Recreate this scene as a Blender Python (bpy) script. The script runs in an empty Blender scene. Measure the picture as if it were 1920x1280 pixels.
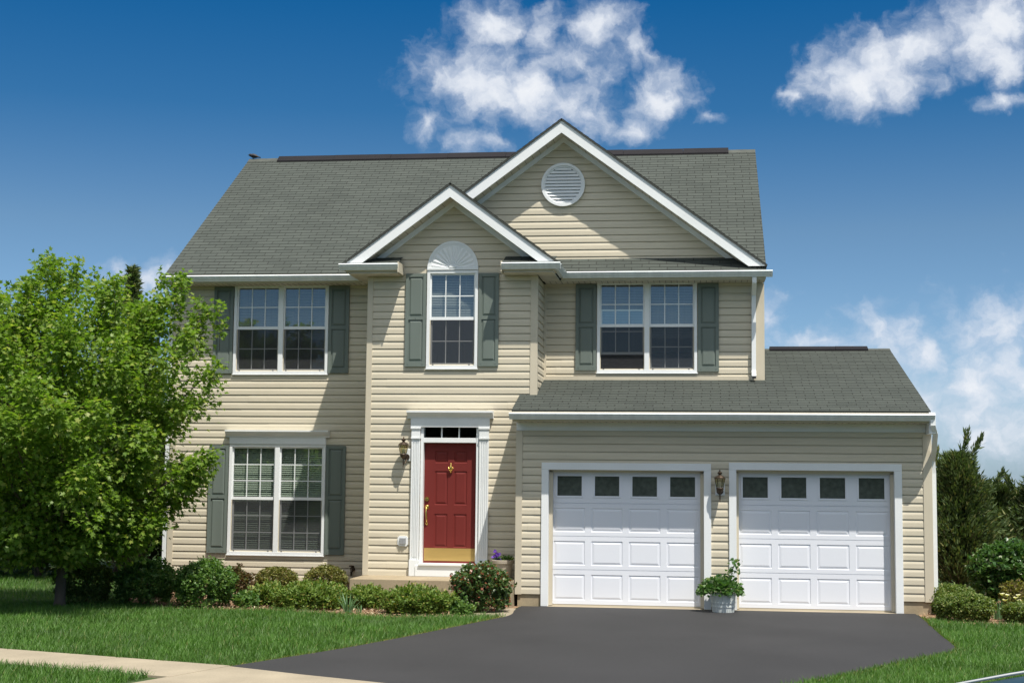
import bpy, bmesh, math, random
import numpy as np
from mathutils import Vector, Matrix

S = bpy.context.scene
C = S.collection
rad = math.radians

# ------------------------------------------------------------------ camera
cam_d = bpy.data.cameras.new("camera")
cam = bpy.data.objects.new("camera", cam_d)
C.objects.link(cam)
cam_d.sensor_width = 36.0
cam_d.lens = 51.56
cam_d.clip_end = 3000
_R = Vector((0.9918552, 0.12698052, 0.00996066))
_U = Vector((0.00234293, -0.09637784, 0.99534206))
_F = Vector((-0.12734904, 0.98721186, 0.09589037))
cam.matrix_world = Matrix(((_R.x, _U.x, -_F.x, 0.0), (_R.y, _U.y, -_F.y, -25.5), (_R.z, _U.z, -_F.z, 1.98), (0, 0, 0, 1)))
S.camera = cam

# ------------------------------------------------------------------ light
SUN = Vector((0.78, -1.0, 2.62)).normalized()
sun_d = bpy.data.lights.new("sun", 'SUN')
sun_d.energy = 4.0
sun_d.angle = rad(0.5)
sun_d.color = (1.0, 0.95, 0.87)
sun = bpy.data.objects.new("sun", sun_d)
C.objects.link(sun)
sun.rotation_euler = SUN.to_track_quat('Z', 'Y').to_euler()
S.view_settings.view_transform = 'Standard'
S.view_settings.look = 'None'
S.view_settings.gamma = 1.0
S.view_settings.exposure = 0.58
S.view_settings.use_curve_mapping = False

# ------------------------------------------------------------------ sky with clouds
CLOUDS = [(-0.1406, 0.31, 0.0255, 0.0164, 1), (-0.1066, 0.3037, 0.0182, 0.0164, 0.85), (-0.0709, 0.3057, 0.0273, 0.0164, 1), (-0.0449, 0.2926, 0.0127, 0.0145, 0.8), (-0.1542, 0.2703, 0.0429, 0.0236, 1.15), (-0.1151, 0.2619, 0.0473, 0.0182, 1.1), (-0.093, 0.2856, 0.0218, 0.0145, 0.85), (-0.029, 0.2615, 0.024, 0.0164, 1), (-0.062, 0.272, 0.018, 0.014, 0.62), (0.004, 0.2461, 0.0091, 0.0051, 0.75), (-0.0447, 0.2405, 0.0131, 0.0109, 0.8), (-0.0743, 0.2495, 0.0218, 0.0153, 0.9), (-0.1871, 0.2395, 0.0127, 0.0109, 0.7), (-0.1574, 0.2312, 0.0218, 0.0109, 0.75), (0.1096, 0.2707, 0.0393, 0.024, 1.15), (0.1423, 0.2842, 0.0255, 0.0153, 1), (0.1955, 0.2986, 0.0418, 0.0225, 1.2), (0.2033, 0.2747, 0.0273, 0.0131, 1), (0.0644, 0.2565, 0.008, 0.0065, 0.8), (0.2027, 0.2489, 0.0175, 0.0051, 0.7), (0.0454, 0.1142, 0.0124, 0.0153, 0.6), (0.0805, 0.096, 0.0345, 0.0095, 0.75), (0.1263, 0.1018, 0.0236, 0.0175, 0.65), (0.1492, 0.0839, 0.0182, 0.0145, 0.95), (0.1879, 0.0996, 0.0436, 0.0218, 0.8), (0.1788, 0.0582, 0.0800, 0.0473, 0.80), (0.15, 0.028, 0.10, 0.035, 0.55), (0.175, 0.0305, 0.0236, 0.0102, 0.85), (-0.3783, 0.1322, 0.0273, 0.0109, 1)]
world = bpy.data.worlds.new("World")
S.world = world
world.use_nodes = True
def build_world():
    nt = world.node_tree
    N, L = nt.nodes, nt.links
    N.clear()
    out = N.new('ShaderNodeOutputWorld')
    bg = N.new('ShaderNodeBackground')
    bg.inputs['Strength'].default_value = 0.115
    L.new(bg.outputs[0], out.inputs[0])
    sky = N.new('ShaderNodeTexSky')
    sky.sky_type = 'NISHITA'
    sky.sun_disc = False
    sky.sun_elevation = math.asin(SUN.z)
    sky.sun_rotation = math.atan2(SUN.x, SUN.y)
    sky.altitude = 100
    sky.dust_density = 0.3
    sky.ozone_density = 3.0
    hs = N.new('ShaderNodeHueSaturation')
    hs.inputs['Saturation'].default_value = 1.05
    hs.inputs['Value'].default_value = 1.0
    L.new(sky.outputs[0], hs.inputs['Color'])
    tc = N.new('ShaderNodeTexCoord')
    nrm = N.new('ShaderNodeVectorMath'); nrm.operation = 'NORMALIZE'
    L.new(tc.outputs['Generated'], nrm.inputs[0])
    sp = N.new('ShaderNodeSeparateXYZ'); L.new(nrm.outputs[0], sp.inputs[0])
    def M(op, a, b=None, c=None):
        m = N.new('ShaderNodeMath'); m.operation = op
        for i, v in enumerate((a, b, c)):
            if v is None: continue
            if isinstance(v, (int, float)): m.inputs[i].default_value = v
            else: L.new(v, m.inputs[i])
        return m.outputs[0]
    def noise(scale, detail, rough, vec, out='Fac'):
        n = N.new('ShaderNodeTexNoise'); n.inputs['Scale'].default_value = scale
        n.inputs['Detail'].default_value = detail; n.inputs['Roughness'].default_value = rough
        L.new(vec, n.inputs['Vector']); return n.outputs[out]
    az = M('ARCTAN2', sp.outputs['X'], sp.outputs['Y'])
    el = M('ARCSINE', sp.outputs['Z'])
    ae = N.new('ShaderNodeCombineXYZ'); L.new(az, ae.inputs[0]); L.new(el, ae.inputs[1])
    # polarised look: the sky deepens away from the horizon
    tr = N.new('ShaderNodeValToRGB')
    te = tr.color_ramp.elements
    te[0].position = 0.0; te[0].color = (0.30, 0.42, 0.66, 1)
    te[1].position = 0.80; te[1].color = (0.30, 0.45, 0.60, 1)
    for q, c in ((0.06, (0.44, 0.53, 0.66, 1)), (0.17, (0.36, 0.45, 0.51, 1)), (0.25, (0.125, 0.335, 0.465, 1)), (0.33, (0.030, 0.285, 0.455, 1)), (0.5, (0.05, 0.27, 0.41, 1))):
        k = te.new(q); k.color = c
    L.new(el, tr.inputs[0])
    tm = N.new('ShaderNodeVectorMath'); tm.operation = 'MULTIPLY'
    L.new(hs.outputs[0], tm.inputs[0]); L.new(tr.outputs[0], tm.inputs[1])
    # wobble the outlines
    wn = noise(45, 5, 0.6, ae.outputs[0], 'Color')
    ws = N.new('ShaderNodeVectorMath'); ws.operation = 'SUBTRACT'
    L.new(wn, ws.inputs[0]); ws.inputs[1].default_value = (0.5, 0.5, 0.5)
    wm = N.new('ShaderNodeVectorMath'); wm.operation = 'MULTIPLY_ADD'
    L.new(ws.outputs[0], wm.inputs[0]); wm.inputs[1].default_value = (0.03, 0.022, 0); L.new(ae.outputs[0], wm.inputs[2])
    acc = None
    for a, e, ra, re, w in CLOUDS:
        s = N.new('ShaderNodeVectorMath'); s.operation = 'SUBTRACT'
        L.new(wm.outputs[0], s.inputs[0]); s.inputs[1].default_value = (a, e, 0)
        k = N.new('ShaderNodeVectorMath'); k.operation = 'MULTIPLY'
        L.new(s.outputs[0], k.inputs[0]); k.inputs[1].default_value = (1 / ra / 1.5, 1 / re / 1.5, 0)
        ln = N.new('ShaderNodeVectorMath'); ln.operation = 'LENGTH'; L.new(k.outputs[0], ln.inputs[0])
        v = M('MULTIPLY_ADD', ln.outputs['Value'], -w, w)
        acc = v if acc is None else M('SMOOTH_MAX', acc, v, 0.3)
    fb = noise(48, 9, 0.56, wm.outputs[0])
    f2 = noise(17, 4, 0.5, ae.outputs[0])
    # unseen broken cloud added overhead and behind the viewer as neutral fill light
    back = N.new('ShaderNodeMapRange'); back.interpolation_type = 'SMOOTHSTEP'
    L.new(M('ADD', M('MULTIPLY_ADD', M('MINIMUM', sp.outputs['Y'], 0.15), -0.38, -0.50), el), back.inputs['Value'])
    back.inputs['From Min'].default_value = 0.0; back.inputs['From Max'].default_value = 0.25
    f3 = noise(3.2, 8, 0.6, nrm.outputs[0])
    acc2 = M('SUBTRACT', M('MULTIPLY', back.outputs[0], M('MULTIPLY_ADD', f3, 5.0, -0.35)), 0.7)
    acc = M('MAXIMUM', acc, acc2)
    dens = M('ADD', acc, M('MULTIPLY_ADD', fb, 1.5, -0.74))
    dens = M('ADD', dens, M('MULTIPLY_ADD', f2, 0.9, -0.45))
    mr = N.new('ShaderNodeMapRange'); mr.interpolation_type = 'SMOOTHSTEP'
    L.new(dens, mr.inputs['Value'])
    mr.inputs['From Min'].default_value = 0.0; mr.inputs['From Max'].default_value = 1.05
    mr.inputs['To Max'].default_value = 0.95
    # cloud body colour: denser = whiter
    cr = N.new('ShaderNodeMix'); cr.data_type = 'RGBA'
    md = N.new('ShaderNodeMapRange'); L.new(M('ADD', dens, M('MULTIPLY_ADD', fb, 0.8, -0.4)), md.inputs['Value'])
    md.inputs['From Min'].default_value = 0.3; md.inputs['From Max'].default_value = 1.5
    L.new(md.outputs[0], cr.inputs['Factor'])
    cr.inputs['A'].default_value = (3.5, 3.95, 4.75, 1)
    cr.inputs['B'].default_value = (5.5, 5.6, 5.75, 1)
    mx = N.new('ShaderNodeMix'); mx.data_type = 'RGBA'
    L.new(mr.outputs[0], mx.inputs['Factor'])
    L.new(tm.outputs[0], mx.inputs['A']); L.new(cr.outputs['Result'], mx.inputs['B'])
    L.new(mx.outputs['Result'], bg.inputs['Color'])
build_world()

# ------------------------------------------------------------------ materials
def new_mat(name):
    m = bpy.data.materials.new(name)
    m.use_nodes = True
    nt = m.node_tree
    return m, nt, nt.nodes['Principled BSDF'], nt.nodes['Material Output']

def mat(name, col, rough=0.5, var=0.08, scale=2.5, bump=0.0, bscale=80.0, metal=0.0, stretch=(1, 1, 1), spec=0.4, fine=0.0, fscale=60.0, tint=None):
    """Principled surface whose colour wanders with object-space noise; optional second tint, fine grain and bump."""
    m, nt, p, o = new_mat(name)
    N, L = nt.nodes, nt.links
    tc = N.new('ShaderNodeTexCoord')
    mp = N.new('ShaderNodeMapping'); mp.inputs['Scale'].default_value = stretch
    L.new(tc.outputs['Object'], mp.inputs[0])
    n = N.new('ShaderNodeTexNoise'); n.inputs['Scale'].default_value = scale; n.inputs['Detail'].default_value = 6
    L.new(mp.outputs[0], n.inputs['Vector'])
    r = N.new('ShaderNodeMapRange'); L.new(n.outputs['Fac'], r.inputs['Value'])
    r.inputs['From Min'].default_value = 0.3; r.inputs['From Max'].default_value = 0.7
    mx = N.new('ShaderNodeMix'); mx.data_type = 'RGBA'
    L.new(r.outputs[0], mx.inputs['Factor'])
    t = tint or tuple(c * (1 + var) for c in col)
    mx.inputs['A'].default_value = tuple(c * (1 - var) for c in col) + (1,)
    mx.inputs['B'].default_value = tuple(t) + (1,)
    res = mx.outputs['Result']
    if fine:
        n2 = N.new('ShaderNodeTexNoise'); n2.inputs['Scale'].default_value = fscale; n2.inputs['Detail'].default_value = 3
        L.new(mp.outputs[0], n2.inputs['Vector'])
        r2 = N.new('ShaderNodeMapRange'); L.new(n2.outputs['Fac'], r2.inputs['Value'])
        r2.inputs['From Min'].default_value = 0.3; r2.inputs['From Max'].default_value = 0.7
        r2.inputs['To Min'].default_value = 1 - fine; r2.inputs['To Max'].default_value = 1 + fine
        vm = N.new('ShaderNodeVectorMath'); vm.operation = 'SCALE'
        L.new(res, vm.inputs[0]); L.new(r2.outputs[0], vm.inputs['Scale'])
        res = vm.outputs[0]
    L.new(res, p.inputs['Base Color'])
    p.inputs['Roughness'].default_value = rough
    p.inputs['Metallic'].default_value = metal
    p.inputs['Specular IOR Level'].default_value = spec
    if bump:
        nb = N.new('ShaderNodeTexNoise'); nb.inputs['Scale'].default_value = bscale; nb.inputs['Detail'].default_value = 4
        L.new(mp.outputs[0], nb.inputs['Vector'])
        b = N.new('ShaderNodeBump'); b.inputs['Strength'].default_value = bump; b.inputs['Distance'].default_value = 0.01
        L.new(nb.outputs['Fac'], b.inputs['Height']); L.new(b.outputs[0], p.inputs['Normal'])
    return m

def leaf_mat(name, a, b, c=None, transl=0.35, rough=0.5, cfrac=0.1):
    """Foliage: each leaf (mesh island) gets its own colour between a and b, some get c."""
    m, nt, p, o = new_mat(name)
    N, L = nt.nodes, nt.links
    g = N.new('ShaderNodeNewGeometry')
    ramp = N.new('ShaderNodeValToRGB')
    e = ramp.color_ramp.elements
    e[0].color = tuple(a) + (1,); e[1].color = tuple(b) + (1,)
    if c is not None:
        e[1].position = 1 - cfrac
        k = e.new(min(1.0, 1 - cfrac + 0.02)); k.color = tuple(c) + (1,)
    L.new(g.outputs['Random Per Island'], ramp.inputs[0])
    L.new(ramp.outputs[0], p.inputs['Base Color'])
    p.inputs['Roughness'].default_value = rough
    p.inputs['Specular IOR Level'].default_value = 0.35
    t = N.new('ShaderNodeBsdfTranslucent')
    vm = N.new('ShaderNodeVectorMath'); vm.operation = 'MULTIPLY'
    L.new(ramp.outputs[0], vm.inputs[0]); vm.inputs[1].default_value = (1.5, 1.7, 0.7)
    L.new(vm.outputs[0], t.inputs['Color'])
    ms = N.new('ShaderNodeMixShader'); ms.inputs[0].default_value = transl
    L.new(p.outputs[0], ms.inputs[1]); L.new(t.outputs[0], ms.inputs[2])
    L.new(ms.outputs[0], o.inputs['Surface'])
    return m

def shingle_mat():
    m, nt, p, o = new_mat("asphalt_shingles")
    N, L = nt.nodes, nt.links
    uv = N.new('ShaderNodeUVMap')
    br = N.new('ShaderNodeTexBrick')
    br.offset = 0.5; br.offset_frequency = 2; br.squash = 1.0
    br.inputs['Scale'].default_value = 1.0
    br.inputs['Brick Width'].default_value = 0.305
    br.inputs['Row Height'].default_value = 0.127
    br.inputs['Mortar Size'].default_value = 0.0070
    br.inputs['Mortar Smooth'].default_value = 0.2
    br.inputs['Color1'].default_value = (0.074, 0.084, 0.074, 1)
    br.inputs['Color2'].default_value = (0.061, 0.070, 0.062, 1)
    br.inputs['Mortar'].default_value = (0.028, 0.030, 0.026, 1)
    # three-tab strips shift a little along every course
    sx = N.new('ShaderNodeSeparateXYZ'); L.new(uv.outputs[0], sx.inputs[0])
    fl = N.new('ShaderNodeMath'); fl.operation = 'DIVIDE'; L.new(sx.outputs['Y'], fl.inputs[0]); fl.inputs[1].default_value = 0.127
    f2 = N.new('ShaderNodeMath'); f2.operation = 'FLOOR'; L.new(fl.outputs[0], f2.inputs[0])
    wn = N.new('ShaderNodeTexWhiteNoise'); wn.noise_dimensions = '1D'; L.new(f2.outputs[0], wn.inputs['W'])
    of = N.new('ShaderNodeMath'); of.operation = 'MULTIPLY_ADD'; L.new(wn.outputs['Value'], of.inputs[0]); of.inputs[1].default_value = 0.05; L.new(sx.outputs['X'], of.inputs[2])
    cb = N.new('ShaderNodeCombineXYZ'); L.new(of.outputs[0], cb.inputs[0]); L.new(sx.outputs['Y'], cb.inputs[1])
    L.new(cb.outputs[0], br.inputs['Vector'])
    n1 = N.new('ShaderNodeTexNoise'); n1.inputs['Scale'].default_value = 1.1; n1.inputs['Detail'].default_value = 5
    L.new(uv.outputs[0], n1.inputs['Vector'])
    n2 = N.new('ShaderNodeTexNoise'); n2.inputs['Scale'].default_value = 55; n2.inputs['Detail'].default_value = 5
    L.new(uv.outputs[0], n2.inputs['Vector'])
    ad = N.new('ShaderNodeMath'); ad.operation = 'ADD'; L.new(n1.outputs['Fac'], ad.inputs[0]); L.new(n2.outputs['Fac'], ad.inputs[1])
    mr = N.new('ShaderNodeMapRange'); L.new(ad.outputs[0], mr.inputs['Value'])
    mr.inputs['From Min'].default_value = 0.7; mr.inputs['From Max'].default_value = 1.3
    mr.inputs['To Min'].default_value = 0.88; mr.inputs['To Max'].default_value = 1.10
    vm = N.new('ShaderNodeVectorMath'); vm.operation = 'SCALE'
    L.new(br.outputs['Color'], vm.inputs[0]); L.new(mr.outputs[0], vm.inputs['Scale'])
    L.new(vm.outputs[0], p.inputs['Base Color'])
    p.inputs['Roughness'].default_value = 0.9
    p.inputs['Specular IOR Level'].default_value = 0.2
    b = N.new('ShaderNodeBump'); b.inputs['Strength'].default_value = 0.35; b.inputs['Distance'].default_value = 0.006
    L.new(n2.outputs['Fac'], b.inputs['Height']); L.new(b.outputs[0], p.inputs['Normal'])
    return m

def glass_mat(name, refl=0.16, tint=(0.86, 0.92, 0.90)):
    m, nt, p, o = new_mat(name)
    N, L = nt.nodes, nt.links
    N.remove(p)
    tr = N.new('ShaderNodeBsdfTransparent'); tr.inputs[0].default_value = tint + (1,)
    gl = N.new('ShaderNodeBsdfGlossy'); gl.inputs['Roughness'].default_value = 0.01
    gl.inputs['Color'].default_value = (0.95, 0.97, 1, 1)
    tc = N.new('ShaderNodeTexCoord')
    n = N.new('ShaderNodeTexNoise'); n.inputs['Scale'].default_value = 1.6; n.inputs['Detail'].default_value = 1
    L.new(tc.outputs['Object'], n.inputs['Vector'])
    b = N.new('ShaderNodeBump'); b.inputs['Strength'].default_value = 0.10; b.inputs['Distance'].default_value = 0.02
    L.new(n.outputs['Fac'], b.inputs['Height']); L.new(b.outputs[0], gl.inputs['Normal'])
    fr = N.new('ShaderNodeLayerWeight')
    pw = N.new('ShaderNodeMath'); pw.operation = 'POWER'; L.new(fr.outputs['Facing'], pw.inputs[0]); pw.inputs[1].default_value = 5.0
    ad = N.new('ShaderNodeMath'); ad.operation = 'MULTIPLY_ADD'; L.new(pw.outputs[0], ad.inputs[0]); ad.inputs[1].default_value = 0.75; ad.inputs[2].default_value = refl + 0.03
    ms = N.new('ShaderNodeMixShader'); L.new(ad.outputs[0], ms.inputs[0])
    L.new(tr.outputs[0], ms.inputs[1]); L.new(gl.outputs[0], ms.inputs[2])
    L.new(ms.outputs[0], o.inputs['Surface'])
    return m

def painted_reflection_mat(name, col, refl_share):  # mottled diffuse colour painted in for the trees reflected in the panes
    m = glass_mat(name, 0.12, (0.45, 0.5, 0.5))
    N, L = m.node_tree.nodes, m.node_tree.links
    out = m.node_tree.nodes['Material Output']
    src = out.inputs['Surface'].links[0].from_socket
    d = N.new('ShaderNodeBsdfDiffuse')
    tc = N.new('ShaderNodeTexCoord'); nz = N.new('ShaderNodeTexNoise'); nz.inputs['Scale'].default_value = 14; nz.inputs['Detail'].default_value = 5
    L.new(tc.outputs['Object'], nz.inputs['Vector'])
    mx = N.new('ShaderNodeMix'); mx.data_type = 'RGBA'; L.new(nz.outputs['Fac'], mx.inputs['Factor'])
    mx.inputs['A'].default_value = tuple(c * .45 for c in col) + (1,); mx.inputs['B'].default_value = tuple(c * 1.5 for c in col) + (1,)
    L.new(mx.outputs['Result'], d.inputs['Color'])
    ms = N.new('ShaderNodeMixShader'); ms.inputs[0].default_value = refl_share
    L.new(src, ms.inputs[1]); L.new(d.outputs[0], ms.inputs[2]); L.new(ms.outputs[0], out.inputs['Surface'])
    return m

def screen_mat():
    m, nt, p, o = new_mat("insect_screen_mesh")
    N, L = nt.nodes, nt.links
    p.inputs['Base Color'].default_value = (0.035, 0.036, 0.04, 1); p.inputs['Roughness'].default_value = 0.8
    tr = N.new('ShaderNodeBsdfTransparent')
    ms = N.new('ShaderNodeMixShader'); ms.inputs[0].default_value = 0.55
    L.new(tr.outputs[0], ms.inputs[1]); L.new(p.outputs[0], ms.inputs[2]); L.new(ms.outputs[0], o.inputs['Surface'])
    return m

MT = {}
MT['siding'] = mat("cream_vinyl_siding", (0.60, 0.54, 0.415), 0.55, 0.06, 0.8, bump=0.06, bscale=30, stretch=(0.6, 0.6, 6), fine=0.035, fscale=7)
MT['trimcream'] = mat("cream_vinyl_trim", (0.58, 0.52, 0.40), 0.5, 0.04)
MT['white'] = mat("white_painted_trim", (0.80, 0.82, 0.82), 0.45, 0.04, 1.5, fine=0.02)
MT['gutter'] = mat("white_aluminium_gutter", (0.70, 0.74, 0.74), 0.35, 0.07, 3.0, stretch=(4, 1, 0.6), fine=0.03)
MT['soffit'] = mat("weathered_cream_soffit", (0.55, 0.51, 0.42), 0.6, 0.16, 3.0)
MT['garage'] = mat("white_garage_door_paint", (0.78, 0.80, 0.85), 0.5, 0.02, 1.0, bump=0.08, bscale=120, stretch=(1, 1, 0.15))
MT['shutter'] = mat("grey_green_shutter_vinyl", (0.15, 0.18, 0.158), 0.5, 0.07, 1.5, bump=0.05, bscale=60, stretch=(4, 4, 0.4))
MT['door'] = mat("brick_red_door_paint", (0.165, 0.025, 0.021), 0.6, 0.05, 2.0, spec=0.2)
MT['brass'] = mat("polished_brass", (0.75, 0.52, 0.16), 0.22, 0.08, 8, metal=1.0)
MT['kick'] = mat("brushed_brass_plate", (0.50, 0.335, 0.11), 0.4, 0.10, 3, metal=0.35, stretch=(0.5, 1, 4))
MT['bronze'] = mat("antique_bronze", (0.085, 0.062, 0.045), 0.42, 0.2, 15, metal=0.7)
MT['lampglass'] = glass_mat("lantern_glass", 0.10, (0.75, 0.72, 0.55))
MT['glass'] = glass_mat("window_glass", 0.13)
MT['gglass'] = painted_reflection_mat("garage_glass_painted_reflection", (0.115, 0.135, 0.115), 0.75)
MT['transom'] = glass_mat("transom_glass", 0.06, (0.45, 0.5, 0.5))
MT['screen'] = screen_mat()
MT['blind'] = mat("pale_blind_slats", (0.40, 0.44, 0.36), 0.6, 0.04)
MT['blind_shaded'] = mat("shaded_upstairs_blind", (0.27, 0.275, 0.265), 0.7, 0.04)  # darker copy of the blind colour, shade of the upstairs windows painted in
MT['curtain'] = mat("sheer_curtain", (0.55, 0.56, 0.56), 0.9, 0.1, 6, stretch=(8, 1, 0.2))
MT['dark'] = mat("dark_interior", (0.03, 0.03, 0.033), 0.9, 0.1)
MT['slot'] = mat("soffit_vent_slots", (0.22, 0.20, 0.16), 0.8, 0.1)
MT['grey'] = mat("grey_plastic", (0.30, 0.31, 0.32), 0.5, 0.05)
MT['shingle'] = shingle_mat()
MT['shedge'] = mat("shingle_edge", (0.05, 0.053, 0.047), 0.9, 0.1)
MT['ridgevent'] = mat("black_ridge_vent", (0.010, 0.009, 0.011), 0.7, 0.2, spec=0.2)
MT['concrete'] = mat("tan_concrete", (0.315, 0.268, 0.192), 0.85, 0.14, 1.6, bump=0.15, bscale=90, fine=0.08, fscale=45)
MT['stoop'] = mat("weathered_stoop_concrete", (0.34, 0.275, 0.18), 0.85, 0.16, 2.2, bump=0.12, bscale=70, fine=0.08, fscale=40)
MT['asphalt'] = mat("sealed_asphalt", (0.028, 0.0275, 0.0285), 0.8, 0.16, 0.6, bump=0.35, bscale=140, fine=0.2, fscale=70)
MT['mulch'] = mat("brown_mulch", (0.27, 0.17, 0.10), 0.95, 0.35, 7, bump=0.8, bscale=40, fine=0.3, fscale=60)
MT['soil'] = mat("lawn_soil", (0.035, 0.062, 0.014), 0.95, 0.3, 1.3, fine=0.3, fscale=40)
MT['bark'] = mat("grey_brown_bark", (0.11, 0.085, 0.065), 0.9, 0.3, 9, bump=0.7, bscale=35, stretch=(1, 1, 0.25))
MT['twig'] = mat("dry_twigs", (0.16, 0.10, 0.07), 0.9, 0.25, 9)
MT['pot'] = mat("aged_cream_pot", (0.42, 0.37, 0.29), 0.8, 0.15, 6)
MT['tub'] = mat("whitewashed_tub", (0.56, 0.60, 0.58), 0.6, 0.15, 8, stretch=(6, 6, 0.6))
MT['potsoil'] = mat("potting_soil", (0.04, 0.028, 0.02), 0.95, 0.3, 30)
MT['carpaint'] = mat("teal_car_paint", (0.003, 0.032, 0.045), 0.35, 0.03, 1.0, metal=0.2, spec=0.4)
MT['chrome'] = mat("bright_chrome", (0.75, 0.75, 0.72), 0.15, 0.02, metal=1.0)
MT['carglass'] = glass_mat("car_glass", 0.12, (0.3, 0.34, 0.34))
MT['rubber'] = mat("tyre_rubber", (0.018, 0.018, 0.018), 0.8, 0.1)
MT['lens'] = mat("headlight_lens", (0.6, 0.62, 0.64), 0.1, 0.05)
MT['bird'] = mat("dark_plumage", (0.022, 0.02, 0.022), 0.6, 0.3, 25)
def patchy(m, lo, hi, scale):
    nt = m.node_tree; N, L = nt.nodes, nt.links
    ramp = next(n for n in N if n.type == 'VALTORGB')
    tc = N.new('ShaderNodeTexCoord'); nz = N.new('ShaderNodeTexNoise'); nz.inputs['Scale'].default_value = scale; nz.inputs['Detail'].default_value = 5; nz.inputs['Roughness'].default_value = 0.65
    L.new(tc.outputs['Object'], nz.inputs['Vector'])
    mr = N.new('ShaderNodeMapRange'); L.new(nz.outputs['Fac'], mr.inputs['Value']); mr.inputs['From Min'].default_value = .3; mr.inputs['From Max'].default_value = .7
    mr.inputs['To Min'].default_value = lo; mr.inputs['To Max'].default_value = hi
    vm = N.new('ShaderNodeVectorMath'); vm.operation = 'SCALE'; L.new(ramp.outputs[0], vm.inputs[0]); L.new(mr.outputs[0], vm.inputs['Scale'])
    for l in list(ramp.outputs[0].links):
        if l.to_node != vm: L.new(vm.outputs[0], l.to_socket)
    return m
MT['grass'] = leaf_mat("grass_blades", (0.050, 0.125, 0.018), (0.115, 0.235, 0.038), (0.26, 0.26, 0.10), 0.30, 0.5, 0.035)
MT['drygrass'] = leaf_mat("dry_edge_grass", (0.16, 0.17, 0.03), (0.30, 0.24, 0.08), None, 0.3)
patchy(MT['grass'], 0.68, 1.22, 1.1)
MT['maple'] = leaf_mat("maple_leaves", (0.10, 0.185, 0.025), (0.195, 0.29, 0.042), (0.29, 0.335, 0.07), 0.42, 0.45, 0.12)
MT['conifer'] = leaf_mat("cypress_sprays", (0.048, 0.085, 0.03), (0.11, 0.15, 0.052), (0.19, 0.19, 0.07), 0.2, 0.6, 0.1)
MT['boxwood'] = leaf_mat("boxwood_leaves", (0.075, 0.125, 0.026), (0.16, 0.21, 0.045), (0.25, 0.26, 0.085), 0.25, 0.5, 0.1)
MT['clipped'] = leaf_mat("olive_clipped_leaves", (0.1, 0.112, 0.026), (0.22, 0.215, 0.06), (0.29, 0.22, 0.1), 0.25, 0.45, 0.12)
MT['privet'] = leaf_mat("mid_green_leaves", (0.058, 0.135, 0.03), (0.13, 0.22, 0.05), (0.22, 0.3, 0.08), 0.3, 0.45, 0.08)
MT['juniper'] = leaf_mat("juniper_sprays", (0.085, 0.155, 0.026), (0.17, 0.24, 0.042), (0.3, 0.27, 0.07), 0.25, 0.55, 0.1)
MT['redleaf'] = leaf_mat("barberry_leaves", (0.10, 0.05, 0.025), (0.13, 0.10, 0.035), (0.07, 0.09, 0.025), 0.3, 0.5, 0.25)
MT['rose'] = leaf_mat("rose_leaves", (0.05, 0.1, 0.03), (0.11, 0.165, 0.055), (0.26, 0.085, 0.05), 0.25, 0.35, 0.16)
MT['viburnum'] = leaf_mat("viburnum_leaves", (0.035, 0.095, 0.024), (0.09, 0.165, 0.042), (0.33, 0.36, 0.24), 0.25, 0.35, 0.05)
MT['iris'] = leaf_mat("iris_blades", (0.09, 0.20, 0.10), (0.15, 0.26, 0.13), None, 0.3, 0.45)
MT['yellowleaf'] = leaf_mat("yellow_green_leaves", (0.13, 0.13, 0.03), (0.22, 0.20, 0.05), (0.12, 0.08, 0.04), 0.3, 0.5, 0.2)
MT['tubleaf'] = leaf_mat("glossy_pot_leaves", (0.045, 0.12, 0.03), (0.11, 0.20, 0.06), (0.28, 0.34, 0.20), 0.3, 0.35, 0.12)
MT['farwood'] = leaf_mat("far_wood_leaves", (0.070, 0.105, 0.045), (0.12, 0.15, 0.07), None, 0.5, 0.7)
MT['petal_violet'] = leaf_mat("violet_petals", (0.10, 0.035, 0.32), (0.20, 0.08, 0.50), None, 0.3)
MT['petal_white'] = leaf_mat("cream_petals", (0.70, 0.66, 0.45), (0.80, 0.78, 0.62), None, 0.3)

# ------------------------------------------------------------------ mesh helpers
BASE = {}   # object name -> world location of its top-level thing

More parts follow.
